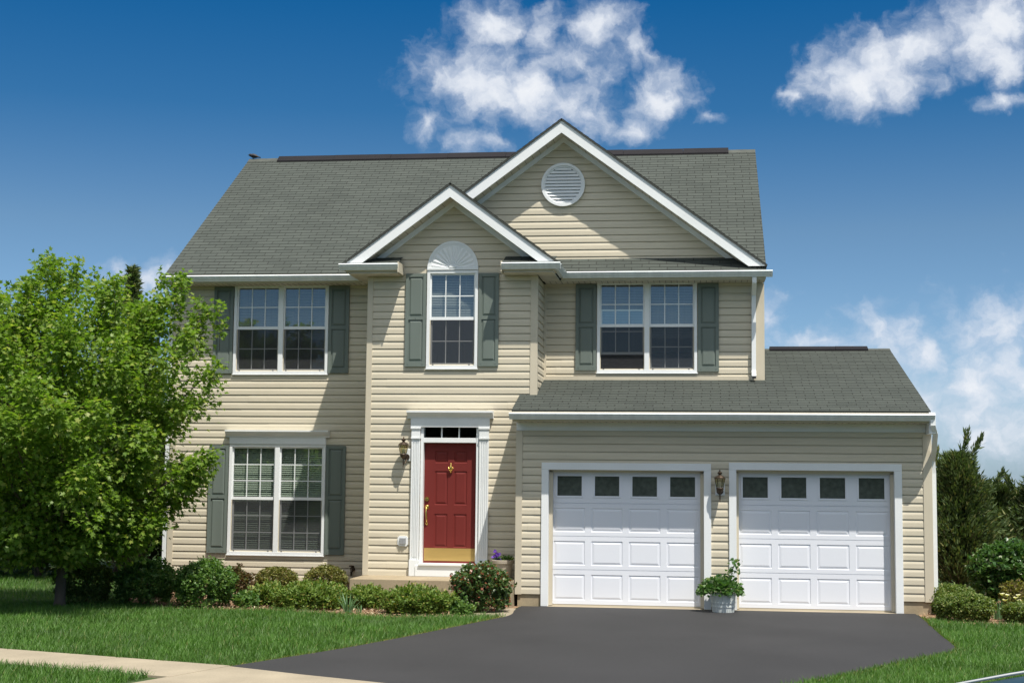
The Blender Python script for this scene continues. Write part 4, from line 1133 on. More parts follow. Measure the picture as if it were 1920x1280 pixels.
def shrub(name, label, cat, x, y, rx, ry, h, m, n, size, seed, style='clipped', group=None, z0=0.0, tm=LEAF, flat=1.0, lump=0.12, stems=7):
    """Bush: woody stems plus one foliage mesh of many leaves through a lumpy rounded volume."""
    rng = np.random.default_rng(seed)
    T = thing(name, (x, y, z0), label, cat, group)
    rx, ry, h = rx * 0.93, ry * 0.93, h * 0.92
    per = 13 if style == 'clipped' else 20
    n = int(n * 1.5); ns = max(8, n // per)
    d = rnd_dirs(rng, ns)
    d[:, 2] = np.where(d[:, 2] < -0.86, -d[:, 2], d[:, 2])
    lowr = np.where(d[:, 2] < 0, 0.94 / np.maximum(np.hypot(d[:, 0], d[:, 1]), .3) * (1 + 0.18 * d[:, 2]), 1.0)
    # lumpy radius from a handful of random lobes
    K = 26
    lobes = rnd_dirs(rng, K); amp = rng.uniform(-1, 1, K)
    dot = d @ lobes.T
    rr = 1 + lump * (np.exp(-((1 - dot) / 0.08)) * amp).sum(1)
    rr = rr * (0.58 + 0.42 * rng.uniform(0, 1, ns) ** (0.22 if style == 'clipped' else 0.30))
    shoot = (0.045 if style == 'clipped' else 0.085) * (0.5 + rng.uniform(0, 1, ns) ** 2 * (0.7 if style == 'clipped' else 1.6))
    sq = 0.8 if style == 'clipped' else 1.0
    dz = np.sign(d[:, 2]) * np.abs(d[:, 2]) ** sq
    B = np.stack([x + rx * rr * lowr * d[:, 0], y + ry * rr * lowr * d[:, 1], z0 + h * 0.50 + h * 0.46 * rr * dz], 1)
    sd = d * np.array([1, 1, 0.7 * flat]) + 0.35 * rnd_dirs(rng, ns) + np.array([0, 0, 0.55])
    sd /= np.linalg.norm(sd, axis=1, keepdims=True)
    t = rng.uniform(0, 1, (ns, per))
    wid = 0.028 if style == 'clipped' else 0.034
    P = (B[:, None, :] + sd[:, None, :] * (t * shoot[:, None] - 0.03)[..., None] + rng.normal(0, wid, (ns, per, 3)) * (1.15 - 0.75 * t)[..., None]).reshape(-1, 3)
    P[:, 2] = np.maximum(P[:, 2], z0 + 0.015 + 0.03 * rng.uniform(0, 1, len(P)))
    SD = np.repeat(sd, per, 0)
    D = SD * 0.7 + 0.8 * rnd_dirs(rng, len(P)) + np.array([0, 0, 0.2])
    Nn = SD * 0.6 + 0.7 * rnd_dirs(rng, len(P)) + np.array([0, 0, 0.7])
    leaves_mesh("foliage", m, T, P, D, Nn, size, tm[0], tm[1], 0.35, seed)
    mb = MB(); r2 = random.Random(seed)
    for k in range(stems):
        a = r2.uniform(0, 6.28); b = r2.uniform(0.3, 0.75)
        px, py = x + 0.05 * math.cos(a), y + 0.05 * math.sin(a)
        mb.tube([(px, py, z0 - 0.02), (px + rx * b * .35 * math.cos(a), py + ry * b * .35 * math.sin(a), z0 + h * 0.35), (x + rx * b * math.cos(a), y + ry * b * math.sin(a), z0 + h * r2.uniform(.6, .8))], [0.014, 0.009, 0.004], 5)
    mb.build("stem", MT['twig'], T)
    return T

shrub("round_shrub", "large mid-green bushy shrub at the left corner of the house, on the mulch", "shrub", -7.72, -3.08, 0.46, 0.45, 0.76, MT['privet'], 9500, 0.036, 11, 'loose', lump=0.10)
shrub("barberry", "small reddish-brown shrub behind the large round shrub by the house wall", "shrub", -7.80, -1.25, 0.25, 0.25, 0.50, MT['redleaf'], 2200, 0.035, 12, 'loose')
shrub("clipped_shrub", "left of the two clipped olive-green domes against the siding under the window", "shrub", -7.16, -0.98, 0.38, 0.36, 0.55, MT['clipped'], 7000, 0.030, 13, lump=0.05)
shrub("clipped_shrub", "right one of the two clipped olive-green domes, the one beside the concrete stoop", "shrub", -6.30, -0.98, 0.38, 0.36, 0.60, MT['clipped'], 7000, 0.030, 14, lump=0.05)
shrub("spreading_juniper", "small yellowish low juniper in front of the left clipped dome", "shrub", -6.80, -2.6, 0.25, 0.30, 0.31, MT['juniper'], 4500, 0.05, 15, 'loose', tm=SPRAY)
shrub("spreading_juniper", "wide low green juniper in the middle of the bed, left of the iris clump", "shrub", -6.02, -2.98, 0.56, 0.44, 0.36, MT['juniper'], 9500, 0.05, 16, 'loose', tm=SPRAY, lump=0.2)
shrub("spreading_juniper", "pale green juniper behind the iris clump, in front of the stoop", "shrub", -5.22, -2.68, 0.34, 0.30, 0.29, MT['juniper'], 4500, 0.05, 17, 'loose', tm=SPRAY, lump=0.2)
shrub("spreading_juniper", "low dense juniper nearest the lawn, between the iris clump and the rose bush", "shrub", -4.25, -3.5, 0.55, 0.40, 0.36, MT['juniper'], 9500, 0.05, 18, 'loose', tm=SPRAY, lump=0.12)
shrub("rose_bush", "glossy rose bush with reddish new leaves in front of the front door", "rose bush", -3.36, -2.85, 0.46, 0.40, 0.74, MT['rose'], 6000, 0.045, 19, 'loose', lump=0.22)
shrub("ground_weed", "low tuft of green weeds beside the rose bush and walkway", "weed", -3.58, -3.45, 0.17, 0.14, 0.16, MT['privet'], 700, 0.04, 20, 'loose', stems=3)
shrub("ground_weed", "small leafy weed at the foot of the left yellowish juniper", "weed", -7.05, -3.05, 0.16, 0.13, 0.20, MT['privet'], 700, 0.045, 61, 'loose', stems=3)
shrub("shade_shrub", "rounded shrub in the shade behind the maple trunk", "shrub", -9.72, -3.05, 0.50, 0.45, 0.72, MT['boxwood'], 6000, 0.038, 21, lump=0.08)
shrub("shade_shrub", "dark rounded shrub between the maple and the house corner", "shrub", -8.72, -2.95, 0.48, 0.45, 0.73, MT['privet'], 6000, 0.040, 22, 'loose', lump=0.12)
shrub("barberry", "reddish shrub beside the foundation at the left house corner", "shrub", -9.05, -1.45, 0.26, 0.26, 0.44, MT['redleaf'], 2400, 0.035, 23, 'loose')
shrub("boxwood", "rounded boxwood against the right corner of the garage", "shrub", 3.86, -1.55, 0.47, 0.42, 0.50, MT['boxwood'], 8000, 0.030, 24, lump=0.08)
shrub("boxwood", "wide rounded boxwood beside the driveway edge, in front of another one", "shrub", 3.88, -2.75, 0.47, 0.42, 0.44, MT['boxwood'], 8000, 0.030, 25, lump=0.08)
shrub("boxwood", "low boxwood at the right edge of the picture", "shrub", 4.80, -2.75, 0.40, 0.38, 0.32, MT['boxwood'], 6000, 0.030, 26, lump=0.08)
shrub("viburnum", "big dark glossy-leaved bush right of the garage, before the conifers", "shrub", 5.05, -0.3, 0.66, 0.62, 1.16, MT['viburnum'], 11000, 0.060, 27, 'loose', lump=0.08)
shrub("yellow_shrub", "small yellowish shrub below the big glossy bush", "shrub", 4.92, -1.5, 0.24, 0.24, 0.50, MT['yellowleaf'], 1500, 0.04, 28, 'loose', lump=0.3)

def twig_shrub(x, y, seed):
    r = random.Random(seed)
    T = thing("bare_shrub", (x, y, 0), "bare twiggy shrub with dry brown stems in the shade of the maple", "shrub")
    mb = MB()
    for k in range(60):
        a = r.uniform(0, 6.28); b = r.uniform(0.05, 0.42); hh = r.uniform(0.45, 0.88)
        p = [Vector((x + 0.05 * math.cos(a), y + 0.05 * math.sin(a), -0.01)), Vector((x + b * .5 * math.cos(a), y + b * .5 * math.sin(a), hh * .5)), Vector((x + b * math.cos(a), y + b * math.sin(a), hh))]
        mb.tube(p, [0.006, 0.004, 0.002], 4)
        for j in range(4):
            q = p[1].lerp(p[2], r.uniform(0, 1)); mb.tube([q, q + Vector((r.uniform(-.12, .12), r.uniform(-.12, .12), r.uniform(.05, .16)))], [0.003, 0.0015], 3)
    mb.build("stem", MT['twig'], T)
twig_shrub(-9.22, -2.5, 31)

def blade_clump(name, label, cat, x, y, h, n, spread, seed, m=MT['iris'], w=0.022):
    r = random.Random(seed)
    mb = MB()
    for k in range(n):
        a = r.uniform(0, 6.28); b = r.uniform(0.02, 0.07); L = h * r.uniform(0.65, 1.08); s = spread * r.uniform(0.2, 1)
        dx, dy = math.cos(a), math.sin(a)
        t = a + math.pi / 2 + r.uniform(-.5, .5); tx, ty = math.cos(t) * w / 2, math.sin(t) * w / 2
        pts = []
        for i in range(6):
            q = i / 5
            ww = (1 - q ** 2.5) * (0.75 + 0.5 * q * (1 - q) * 2)
            c = (x + dx * (b + s * q ** 1.7), y + dy * (b + s * q ** 1.7), L * q * (1 - 0.12 * (s / spread) * q))
            pts += [(c[0] - tx * ww, c[1] - ty * ww, c[2]), (c[0] + tx * ww, c[1] + ty * ww, c[2])]
        mb.add(pts, [(2 * i, 2 * i + 1, 2 * i + 3, 2 * i + 2) for i in range(5)])
    o = mb.build(name, m, loc=(x, y, 0), fixn=False)
    return tag(o, label, cat)
blade_clump("iris_clump", "clump of upright blue-green iris blades before the junipers", "iris", -5.28, -3.62, 0.34, 26, 0.20, 41)
blade_clump("iris_clump", "small tuft of iris blades just right of the larger iris clump", "iris", -5.08, -3.68, 0.20, 10, 0.10, 42)
blade_clump("iris_clump", "blue-green iris blades between the boxwoods at the right", "iris", 4.44, -2.35, 0.32, 20, 0.10, 43)
blade_clump("day_lily_tuft", "thin tuft of grassy leaves left of the round shrub, on the mulch", "plant", -8.15, -3.35, 0.18, 12, 0.16, 44, MT['privet'], 0.014)

def white_flowers():
    T = thing("white_flower", (4.72, -2.15, 0), "cream white spring flowers beside the low right boxwood", "flower")
    r = random.Random(5); st = MB()
    P = []; D = []
    for k in range(9):
        px, py, h = 4.72 + r.uniform(-.2, .22), -2.15 + r.uniform(-.12, .12), r.uniform(.24, .36)
        st.tube([(px, py, -0.01), (px + .01, py, h)], 0.004, 5)
        for j in range(7):
            a = 2 * math.pi * j / 7
            P.append((px + .01, py, h)); D.append((math.cos(a), math.sin(a), 0.9))
    st.build("stem", MT['privet'], T)
    P, D = np.array(P, float), np.array(D, float)
    leaves_mesh("petal", MT['petal_white'], T, P, D, -D * np.array([1, 1, 0]) + np.array([0, 0, .5]), 0.055, *LEAF, 0.2, 5)
white_flowers()

# ---- cream pot with violet flowers on the stoop
def flower_pot():
    x, y, z = -3.215, -1.46, 0.421
    T = thing("flower_pot", (x, y, z), "cream flower pot with violet pansies on the stoop right of the red door", "plant pot")
    MB().lathe([(0.125, 0.0), (0.13, 0.01), (0.165, 0.245), (0.185, 0.25), (0.19, 0.30), (0.18, 0.305), (0.165, 0.29)], (x, y, z), 28).build("pot", MT['pot'], T, smooth=False)
    MB().lathe([(0.16, 0.28), (0.165, 0.292)], (x, y, z), 20).build("soil", MT['potsoil'], T)
    rng = np.random.default_rng(3)
    P = np.stack([x + rng.uniform(-.15, .15, 130), y + rng.uniform(-.13, .13, 130), z + .29 + rng.uniform(0, .06, 130)], 1)
    leaves_mesh("foliage", MT['privet'], T, P, rnd_dirs(rng, 130) + [0, 0, .6], rnd_dirs(rng, 130) + [0, 0, 1], 0.04, *LEAF, 0.3, 3)
    Q = np.stack([x - .10 + rng.normal(0, .032, 46), y - .05 + rng.normal(0, .03, 46), z + .36 + rng.normal(0, .035, 46)], 1)
    leaves_mesh("petal", MT['petal_violet'], T, Q, rnd_dirs(rng, 46) + [0, -.6, .3], rnd_dirs(rng, 46) + [0, -1, 1], 0.05, *LEAF, 0.3, 4)
    mb = MB()
    for k in range(6): mb.tube([(x - .1 + .02 * k - .05, y - .04, z + .28), (x - .10 + .012 * (k - 3), y - .05, z + .36)], 0.003, 4)
    mb.build("stem", MT['privet'], T)
flower_pot()

# ---- whitewashed tub between the garage doors
def tub():
    x, y, z = 0.345, -2.17, 0.021
    T = thing("planter_tub", (x, y, z), "whitewashed round tub with leafy green plants between the two garage doors", "plant pot")
    mb = MB(); n = 26
    for k in range(n):     # staves
        a0, a1 = 2 * math.pi * (k + .03) / n, 2 * math.pi * (k + .97) / n
        vs = []
        for (r, h) in ((0.170, 0.0), (0.195, 0.285)):
            for a, rr in ((a0, r), (a1, r), (a1, r - 0.02), (a0, r - 0.02)): vs.append((x + rr * math.cos(a), y + rr * math.sin(a), z + h))
        mb.add(vs, [(0, 3, 2, 1), (4, 5, 6, 7), (0, 1, 5, 4), (1, 2, 6, 5), (2, 3, 7, 6), (3, 0, 4, 7)])
    mb.lathe([(0.155, 0.012), (0.168, 0.255)], (x, y, z), 26)
    t = mb.build("tub", MT['tub'], T)
    hp = MB()
    for (h, r) in ((0.075, 0.1785), (0.135, 0.184)):
        hp.lathe([(r - 0.004, h), (r + 0.005, h + 0.003), (r + 0.0055, h + 0.022), (r - 0.002, h + 0.025)], (x, y, z), 40)
    hp.build("hoop", MT['tub'], t)
    MB().lathe([(0.16, 0.25), (0.165, 0.262)], (x, y, z), 20).build("soil", MT['potsoil'], T)
    rng = np.random.default_rng(8)
    n = 900
    d = rnd_dirs(rng, n); d[:, 2] = np.abs(d[:, 2])
    rr = 0.45 + 0.55 * rng.uniform(0, 1, n) ** .5
    P = np.stack([x - 0.045 + 0.34 * rr * d[:, 0], y + 0.26 * rr * d[:, 1], z + .27 + 0.24 * rr * d[:, 2] + .02 * rng.normal(size=n)], 1)
    # taller sprig on the right
    m2 = 70; t = rng.uniform(0, 1, m2)
    Q = np.stack([x + .10 + .10 * t + rng.normal(0, .045, m2), y + rng.normal(0, .045, m2), z + .42 + .38 * t], 1)
    P = np.vstack([P, Q]); D = np.vstack([d + .6 * rnd_dirs(rng, n), rnd_dirs(rng, m2) + [0, 0, .6]])
    leaves_mesh("foliage", MT['tubleaf'], T, P, D, rnd_dirs(rng, n + m2) + [0, 0, 1], 0.060, *LEAF, 0.35, 8)
    mb = MB(); r = random.Random(4)
    for k in range(16):
        a = r.uniform(0, 6.28); b = r.uniform(.05, .22)
        mb.tube([(x, y, z + .25), (x - .04 + b * math.cos(a), y + b * math.sin(a), z + .30 + r.uniform(.05, .18))], [.006, .003], 5)
    mb.tube([(x + .06, y, z + .25), (x + .12, y, z + .55), (x + .19, y, z + .79)], [.006, .005, .003], 5)
    mb.build("stem", MT['privet'], T)
tub()

# ---- maple
def maple():
    X, Y = -9.78, -3.75
    T = thing("maple_tree", (X, Y, 0), "young bright green maple on the lawn in front of the left house corner", "tree")
    r = random.Random(77); rng = np.random.default_rng(77)
    tips = [(-12.0, -.3, 4.5), (-11.5, .4, 4.9), (-11.05, -.5, 4.75), (-10.75, .5, 5.0), (-10.35, -.3, 4.75), (-10.05, .1, 5.22), (-9.7, -.6, 5.12), (-9.35, .5, 5.0), (-9.05, -.4, 4.85),
            (-8.75, .4, 4.6), (-8.45, -.3, 4.55), (-8.07, .1, 5.03), (-7.8, .5, 4.55), (-7.72, -.5, 4.1), (-7.42, -.1, 3.65), (-8.0, .6, 3.2), (-7.40, -.2, 2.35), (-8.25, -.7, 2.7), (-7.72, .2, 1.95), (-8.15, -.3, 1.35),
            (-8.6, -.7, 1.6), (-9.1, -.8, 1.7), (-9.8, -.9, 1.75), (-10.5, -.9, 1.7), (-11.3, -.7, 1.7), (-12.1, -.6, 1.7), (-12.3, .4, 2.5), (-12.3, -.4, 3.4), (-8.5, -1.8, 3.0), (-9.3, -2.3, 3.3), (-10.3, -2.5, 3.3), (-11.3, -2.1, 3.1), (-8.9, -2.4, 3.0), (-9.85, -2.7, 3.1), (-10.8, -2.5, 2.95), (-9.5, -2.6, 2.8), (-10.4, -2.6, 2.75), (-8.55, -2.1, 2.05),
            (-8.5, -1.2, 3.9), (-9.3, -1.4, 4.2), (-10.2, -1.5, 4.2), (-11.1, -1.2, 4.0), (-8.8, 1.5, 3.5), (-10.0, 1.9, 3.6), (-11.2, 1.5, 3.4), (-8.4, 1.3, 2.2), (-9.6, 2.0, 2.2), (-11.0, 1.8, 2.0), (-8.4, -.2, 1.1), (-9.1, -.8, 1.05), (-10.4, -.7, 1.1), (-11.3, -.3, 1.1), (-8.15, -.2, 2.9), (-7.62, -.3, 2.15), (-8.3, -.6, 2.3), (-8.05, .2, 1.65)]
    br = MB()
    br.tube([(X, Y, -0.05), (X + .01, Y, 0.12), (X + .02, Y, 0.7), (X + .03, Y + .02, 1.2), (X + .06, Y + .03, 2.2), (X + .02, Y + .05, 3.4)], [0.125, 0.085, 0.075, 0.072, 0.05, 0.02], 10)
    centres = []
    for (tx, dy, tz) in tips:
        tip = Vector((tx, Y + dy, tz))
        z0 = max(0.75, min(2.6, tz - 0.55 * math.hypot(tx - X, dy) - r.uniform(.5, 1.0)))
        a = Vector((X + .03, Y + .02, z0))
        mid = a.lerp(tip, 0.5) + Vector((r.uniform(-.15, .15), r.uniform(-.15, .15), -0.12 if tz > 2.5 else 0.05))
        pts = [a.lerp(mid, .5) + (mid - a) * 0 , mid]
        pts = [a, a.lerp(mid, .55), mid, mid.lerp(tip, .55), tip]
        br.tube(pts, [0.034, 0.026, 0.018, 0.010, 0.004], 6)
        L = (tip - a).length
        k = int((5 + L * 3.2) * (0.62 if tx > -8.35 else 0.9))
        for j in range(k):
            t = 0.28 + 0.72 * (j + r.random()) / k
            seg = min(3, int(t * 4)); q = pts[seg].lerp(pts[seg + 1], t * 4 - seg)
            spread = (0.46 * (1.12 - t) + 0.07) * (0.55 if tx > -8.35 else 1)
            c = q + Vector((r.gauss(0, spread), r.gauss(0, spread), r.gauss(0, spread * .8)))
            c.z = max(c.z, 0.85)
            br.tube([q, q.lerp(c, .5) + Vector((0, 0, .03)), c], [0.006, 0.004, 0.002], 4)
            centres.append((c, 0.115 if t > .85 else 0.145))
        centres.append((tip, 0.09))
        u = (pts[4] - pts[3]).normalized() * .5 + Vector((0, 0, .6 if tz > 3.4 else .15))
        for j in range(1, 4):
            centres.append((tip - u * (.20 * j) + Vector((r.gauss(0, .05), r.gauss(0, .05), 0)), 0.09 + .015 * j))
        centres.append((tip + u * .12, 0.055))
        if tz > 4.4:
            for j in range(2):
                q = tip + Vector((r.uniform(-.35, .35), r.uniform(-.25, .25), -.25))
                e = q + Vector((r.uniform(-.06, .06), 0, r.uniform(.3, .5)))
                br.tube([q - Vector((0, 0, .3)), q, e], [0.005, 0.004, 0.002], 4)
                for i in range(4): centres.append((q.lerp(e, i / 3), 0.07 - .008 * i))
    # fill the body of the crown between the limbs
    for k in range(200):
        a = r.uniform(0, 6.28); z = r.uniform(1.0, 4.6)
        R = 2.25 * math.sqrt(max(0.05, 1 - ((z - 2.6) / 2.5) ** 2)) * (0.35 + 0.65 * math.sqrt(r.random())) * (0.6 if z < 2.4 else 1.0)
        if X + R * math.cos(a) > -8.15: continue
        centres.append((Vector((X - .05 + R * math.cos(a), Y + R * .95 * math.sin(a), z)), 0.17))
    br.build("trunk", MT['bark'], T, smooth=True)
    Ps, Ds, Ns = [], [], []
    for c, s in centres:
        n = int(r.uniform(60, 100) * (0.3 if s < .075 else 0.7 if s < .12 else 1))
        o = rng.normal(0, 1, (n, 3)) * np.array([s, s, s * .75])
        Ps.append(np.array(c)[None] + o)
        out = o / (np.linalg.norm(o, axis=1, keepdims=True) + 1e-6)
        cd = np.array([c.x - X, c.y - Y, 0.3 * (c.z - 2)]); cd /= np.linalg.norm(cd) + 1e-6
        Ds.append(out * .7 + cd * .35 + rng.normal(0, .35, (n, 3)) + np.array([0, 0, -.25]))
        Ns.append(np.array([0, 0, 1.0]) + rng.normal(0, .45, (n, 3)) + out * .35)
    leaves_mesh("crown", MT['maple'], T, np.vstack(Ps), np.vstack(Ds), np.vstack(Ns), 0.072, *MAPLE, 0.3, 78)
maple()

# ---- conifers
def conifer(name, label, x, y, h, R, n, seed, m=MT['conifer'], size=0.16, up=0.55, zb=0.1, group=None, powr=0.75, cat="conifer", per=14, wob=0.22, plumes=()):
    """Trunk, side branches and a crown of fine feathery sprays; the outline wanders with the compass angle, plumes stick out."""
    rng = np.random.default_rng(seed); r = random.Random(seed)
    T = thing(name, (x, y, 0), label, cat, group)
    mb = MB(); mb.tube([(x, y, -.05), (x, y, h * .5), (x, y, h * .97)], [0.02 * h + .02, 0.012 * h, 0.004], 7)
    Ps, Ds = [], []
    ph = [r.uniform(0, 6.28) for _ in range(6)]
    def branch(p0, d, L, per, jit):
        q = np.linspace(.22, 1, per)
        sag = -0.10 * L * (q ** 2) if up < .3 else 0.10 * L * q ** 2
        pp = np.array(p0)[None] + np.array(d)[None] * (L * q)[:, None] + rng.normal(0, jit, (per, 3)) * (0.4 + 0.8 * (1 - q))[:, None]
        pp[:, 2] += sag
        Ps.append(pp)
        Ds.append(np.array(d)[None] * 1.0 + rng.normal(0, .42, (per, 3)) + np.array([0, 0, .3]))
    for k in range(n):
        t = r.random() ** 0.85
        z = zb + (h - zb) * t
        a = r.uniform(0, 6.28)
        lump = 1 + wob * (math.sin(3 * a + 5 * t + ph[0]) + .7 * math.sin(5 * a - 9 * t + ph[1]) + .6 * math.sin(2 * a + 13 * t + ph[2]))
        L = R * (1 - t) ** powr * r.uniform(.62, 1.12) * lump + 0.05
        d = Vector((math.cos(a), math.sin(a), up * r.uniform(.5, 1.6)))
        p0 = Vector((x, y, z))
        if k % 4 == 0: mb.tube([p0, p0 + d * L * .5, p0 + d * L * .9], [0.010, 0.006, 0.002], 4)
        branch(p0, d, L, per, .045)
    for (px, py, pz, L, dx, dz) in plumes:
        for k in range(16):
            t = k / 15
            d = Vector((dx + r.uniform(-.25, .25), r.uniform(-.25, .25), dz + r.uniform(-.1, .25)))
            branch(Vector((x + px + dx * L * t * .7, y + py, pz + dz * L * t * .7)), d, L * (.5 - .3 * t), 9, .02)
    mb.build("trunk", MT['bark'], T)
    P = np.vstack(Ps); D = np.vstack(Ds)
    P[:, 2] = np.maximum(P[:, 2], 0.03)
    leaves_mesh("crown", m, T, P, D, rng.normal(0, 1, P.shape) + [0, 0, .4], size, *FEATHER, 0.4, seed)
conifer("cypress", "tall dark feathery cypress right behind the garage corner", 4.62, 2.0, 2.50, 0.80, 2500, 51, size=0.105, powr=.62, plumes=[(-.35, 0, 2.15, .6, -.05, 1), (.02, 0, 2.3, .75, .25, 1), (.45, 0, 1.75, .7, .6, .8), (.1, -.2, 2.3, .7, .5, .9), (-.5, 0, 1.5, .5, -.3, 1)])
conifer("cypress", "darker cypress between the tall one and the one at the right edge", 5.55, 3.4, 1.95, 0.75, 1700, 52, size=0.105, powr=.6)
conifer("cypress", "blue-green cypress at the right edge of the picture", 6.40, 3.0, 2.35, 0.85, 2100, 53, size=0.105, powr=.65, plumes=[(-.4, 0, 1.7, .7, -.6, .8), (-.1, 0, 2.1, .6, -.1, 1)])
conifer("spruce", "tall spruce whose thin top rises above the maple", -12.72, 6.0, 6.7, 2.7, 1000, 54, size=0.12, up=0.22, powr=1.3, per=12, wob=.3)
bg = [(-15.2, 5.0, 5.3, 1.9), (-14.2, 3.6, 4.0, 1.6), (-12.0, 4.4, 4.2, 1.6), (-17.4, 6.5, 5.2, 2.2), (-10.9, 5.6, 3.6, 1.3), (-13.1, 2.6, 3.2, 1.5), (-16.0, 3.4, 3.6, 1.7)]
bl = ["dark evergreen far left behind the maple, second from the frame edge", "mid-height dark evergreen behind the left side of the maple crown", "dark evergreen between the spruce and the house", "leftmost dark evergreen behind the maple",
      "small dark evergreen nearest the left house wall", "low dark evergreen close behind the maple trunk", "low dark evergreen at the left frame edge under the taller ones"]
for i, (bx, by, bh, bR) in enumerate(bg):
    conifer("evergreen", bl[i], bx, by, bh, bR, 1300, 60 + i, size=0.24, up=0.3, powr=0.6, group="dark evergreens behind the maple", zb=0.05, per=12)

# ---- far wood around the horizon (one mass)
def far_wood():
    rng = np.random.default_rng(9)
    n = 60000
    a = np.where(rng.uniform(0, 1, n) < .45, rng.uniform(0, 2 * np.pi, n), np.pi + rng.uniform(-1.9, 1.9, n))
    back = np.cos(a) < -.3
    hgt = np.where(back, 8.7 + 1.1 * np.sin(a * 9 + 1) + 0.9 * np.sin(a * 23), 1.5 + 0.25 * np.sin(a * 19 + 1) + 0.15 * np.sin(a * 51))
    z = hgt * rng.uniform(0, 1, n) ** .8
    R = 95 + 6 * np.sin(a * 17) + rng.uniform(0, 8, n)
    P = np.stack([R * np.sin(a), R * np.cos(a) - 10, z], 1)
    D = rnd_dirs(rng, n) + [0, 0, .1]
    o = leaves_mesh("distant_trees", MT['farwood'], None, P, D, rnd_dirs(rng, n) * .7 - P / 190 + [0, 0, 1.1], np.where(back, 1.6, 0.55), *LEAF, 0.4, 9)
    tag(o, "far-off line of low green woodland on the horizon", "trees", kind='stuff')
far_wood()

# ---- grass
def in_poly(px, py, poly):
    inside = np.zeros(len(px), bool)
    n = len(poly); j = n - 1
    for i in range(n):
        xi, yi = poly[i][:2]; xj, yj = poly[j][:2]
        c = ((yi > py) != (yj > py)) & (px < (xj - xi) * (py - yi) / (yj - yi + 1e-12) + xi)
        inside ^= c; j = i
    return inside
def lawn():
    rng = np.random.default_rng(21)
    def region(n, x0, x1, y0, y1): return np.stack([rng.uniform(x0, x1, n), rng.uniform(y0, y1, n)], 1)
    A = np.vstack([region(420000, -13.5, 4.5, -13.0, -3.0), region(40000, -17, -9.2, -3.6, 4.0), region(45000, 1.0, 7.5, -11, -2.4), region(16000, -24, -10, 2, 12), region(45000, -20, -13.5, -13, -3), region(60000, 4.5, 13, -13, -2), region(15000, 7.5, 14, -3, 6)])
    x, y = A[:, 0], A[:, 1]
    bad = in_poly(x, y, drive_poly)
    s = (x - sw0.x) * SN.x + (y - sw0.y) * SN.y
    wob = 0.03 * np.sin(x * 9) + 0.025 * np.sin(x * 23 + y * 7)
    bad |= (s < 0.0 + wob) & (s > -1.0 + wob)
    apron = [(-5.45, -11.0), (-5.0, -10.15), (-4.0, -10.6), (-1.0, -11.9), (0.3, -11.6), (1.7, -11.3), (3.0, -12.7), (3.7, -15.0), (-6.3, -15.0), (-5.65, -11.9)]
    bad |= in_poly(x, y, apron)
    bed = BED_EDGE + [(-2.7, -3.7), (-2.6, 0.5), (-9.6, 0.5), (-9.7, -0.8)]
    bad |= in_poly(x, y, bed)
    bad |= in_poly(x, y, BED_R + [(7.8, 1.5), (3.0, 1.5), (3.0, -2)])
    bad |= in_poly(x, y, [(-9.5, 0), (3.6, -1.8), (3.6, 8), (-9.5, 8.6)])
    bad |= y < -14.9
    A = A[~bad]; n = len(A)
    def build(A, name, m, h0, h1, seed, wd, lean):
        n = len(A)
        lo = 0.5 + 0.25 * np.sin(A[:, 0] * 1.9 + 1.3 * np.sin(A[:, 1] * 1.1)) + 0.25 * np.sin(A[:, 1] * 2.3 + A[:, 0] * .7)
        P = np.concatenate([A, np.zeros((n, 1))], 1)
        a = rng.uniform(0, 2 * np.pi, n)
        D = np.stack([lean * np.cos(a), lean * np.sin(a), np.ones(n)], 1) + rng.normal(0, .22, (n, 3)) * [1, 1, 0]
        Nn = np.stack([np.cos(a + .6), np.sin(a + .6), np.full(n, .25)], 1)
        tm = [(-wd, 0, 0), (wd, 0, 0), (-wd * .8, .55, .06), (wd * .8, .55, .06), (0, 1, .22)]
        fs = [(0, 1, 3), (0, 3, 2), (2, 3, 4)]
        sz = (h0 + (h1 - h0) * rng.uniform(0, 1, n)) * (0.8 + 0.4 * lo)
        o = leaves_mesh(name, m, None, P, D, Nn, sz, tm, fs, 0.0, seed)
        return o
    o = build(A, "grass", MT['grass'], 0.04, 0.105, 5, 0.036, .42)
    tag(o, "thick green mown lawn either side of the driveway", "grass", kind='stuff')
    # dry tufts along the drive edges
    pts = []
    for line, sg in ((DRIVE_L[6:], -1), (DRIVE_R[4:], 1)):
        for p, q in zip(line[:-1], line[1:]):
            k = int(150 * math.hypot(q[0] - p[0], q[1] - p[1]))
            t = rng.uniform(0, 1, k)
            pts.append(np.stack([p[0] + (q[0] - p[0]) * t + sg * np.abs(rng.normal(0.02, .05, k)), p[1] + (q[1] - p[1]) * t + rng.normal(0, .02, k)], 1))
    pts = np.vstack(pts); pts = pts[~in_poly(pts[:, 0], pts[:, 1], BED_EDGE + [(-2.7, -3.7), (-2.6, 0.5), (-9.6, 0.5), (-9.7, -.8)])]
    o = build(pts, "dry_grass", MT['drygrass'], 0.03, 0.07, 6, 0.05, .8)
    tag(o, "straw-coloured dry grass fringe along the asphalt edge", "grass", kind='stuff')
    # mulch chips
    M1 = region(26000, -11.2, -2.8, -4.3, 0.1); M2 = region(7000, 3.3, 7.0, -3.5, 1)
    k1 = in_poly(M1[:, 0], M1[:, 1], BED_EDGE + [(-3.3, -3.0), (-2.95, -2.15), (-5.6, -2.2), (-5.7, 0.0), (-9.45, 0.0), (-9.6, -0.8)])
    k2 = in_poly(M2[:, 0], M2[:, 1], BED_R + [(7.6, 1.4), (3.7, 1.4), (3.62, -1.6)])
    Q = np.vstack([M1[k1], M2[k2]]); n = len(Q)
    P = np.concatenate([Q, 0.010 + rng.uniform(0, .02, (n, 1))], 1)
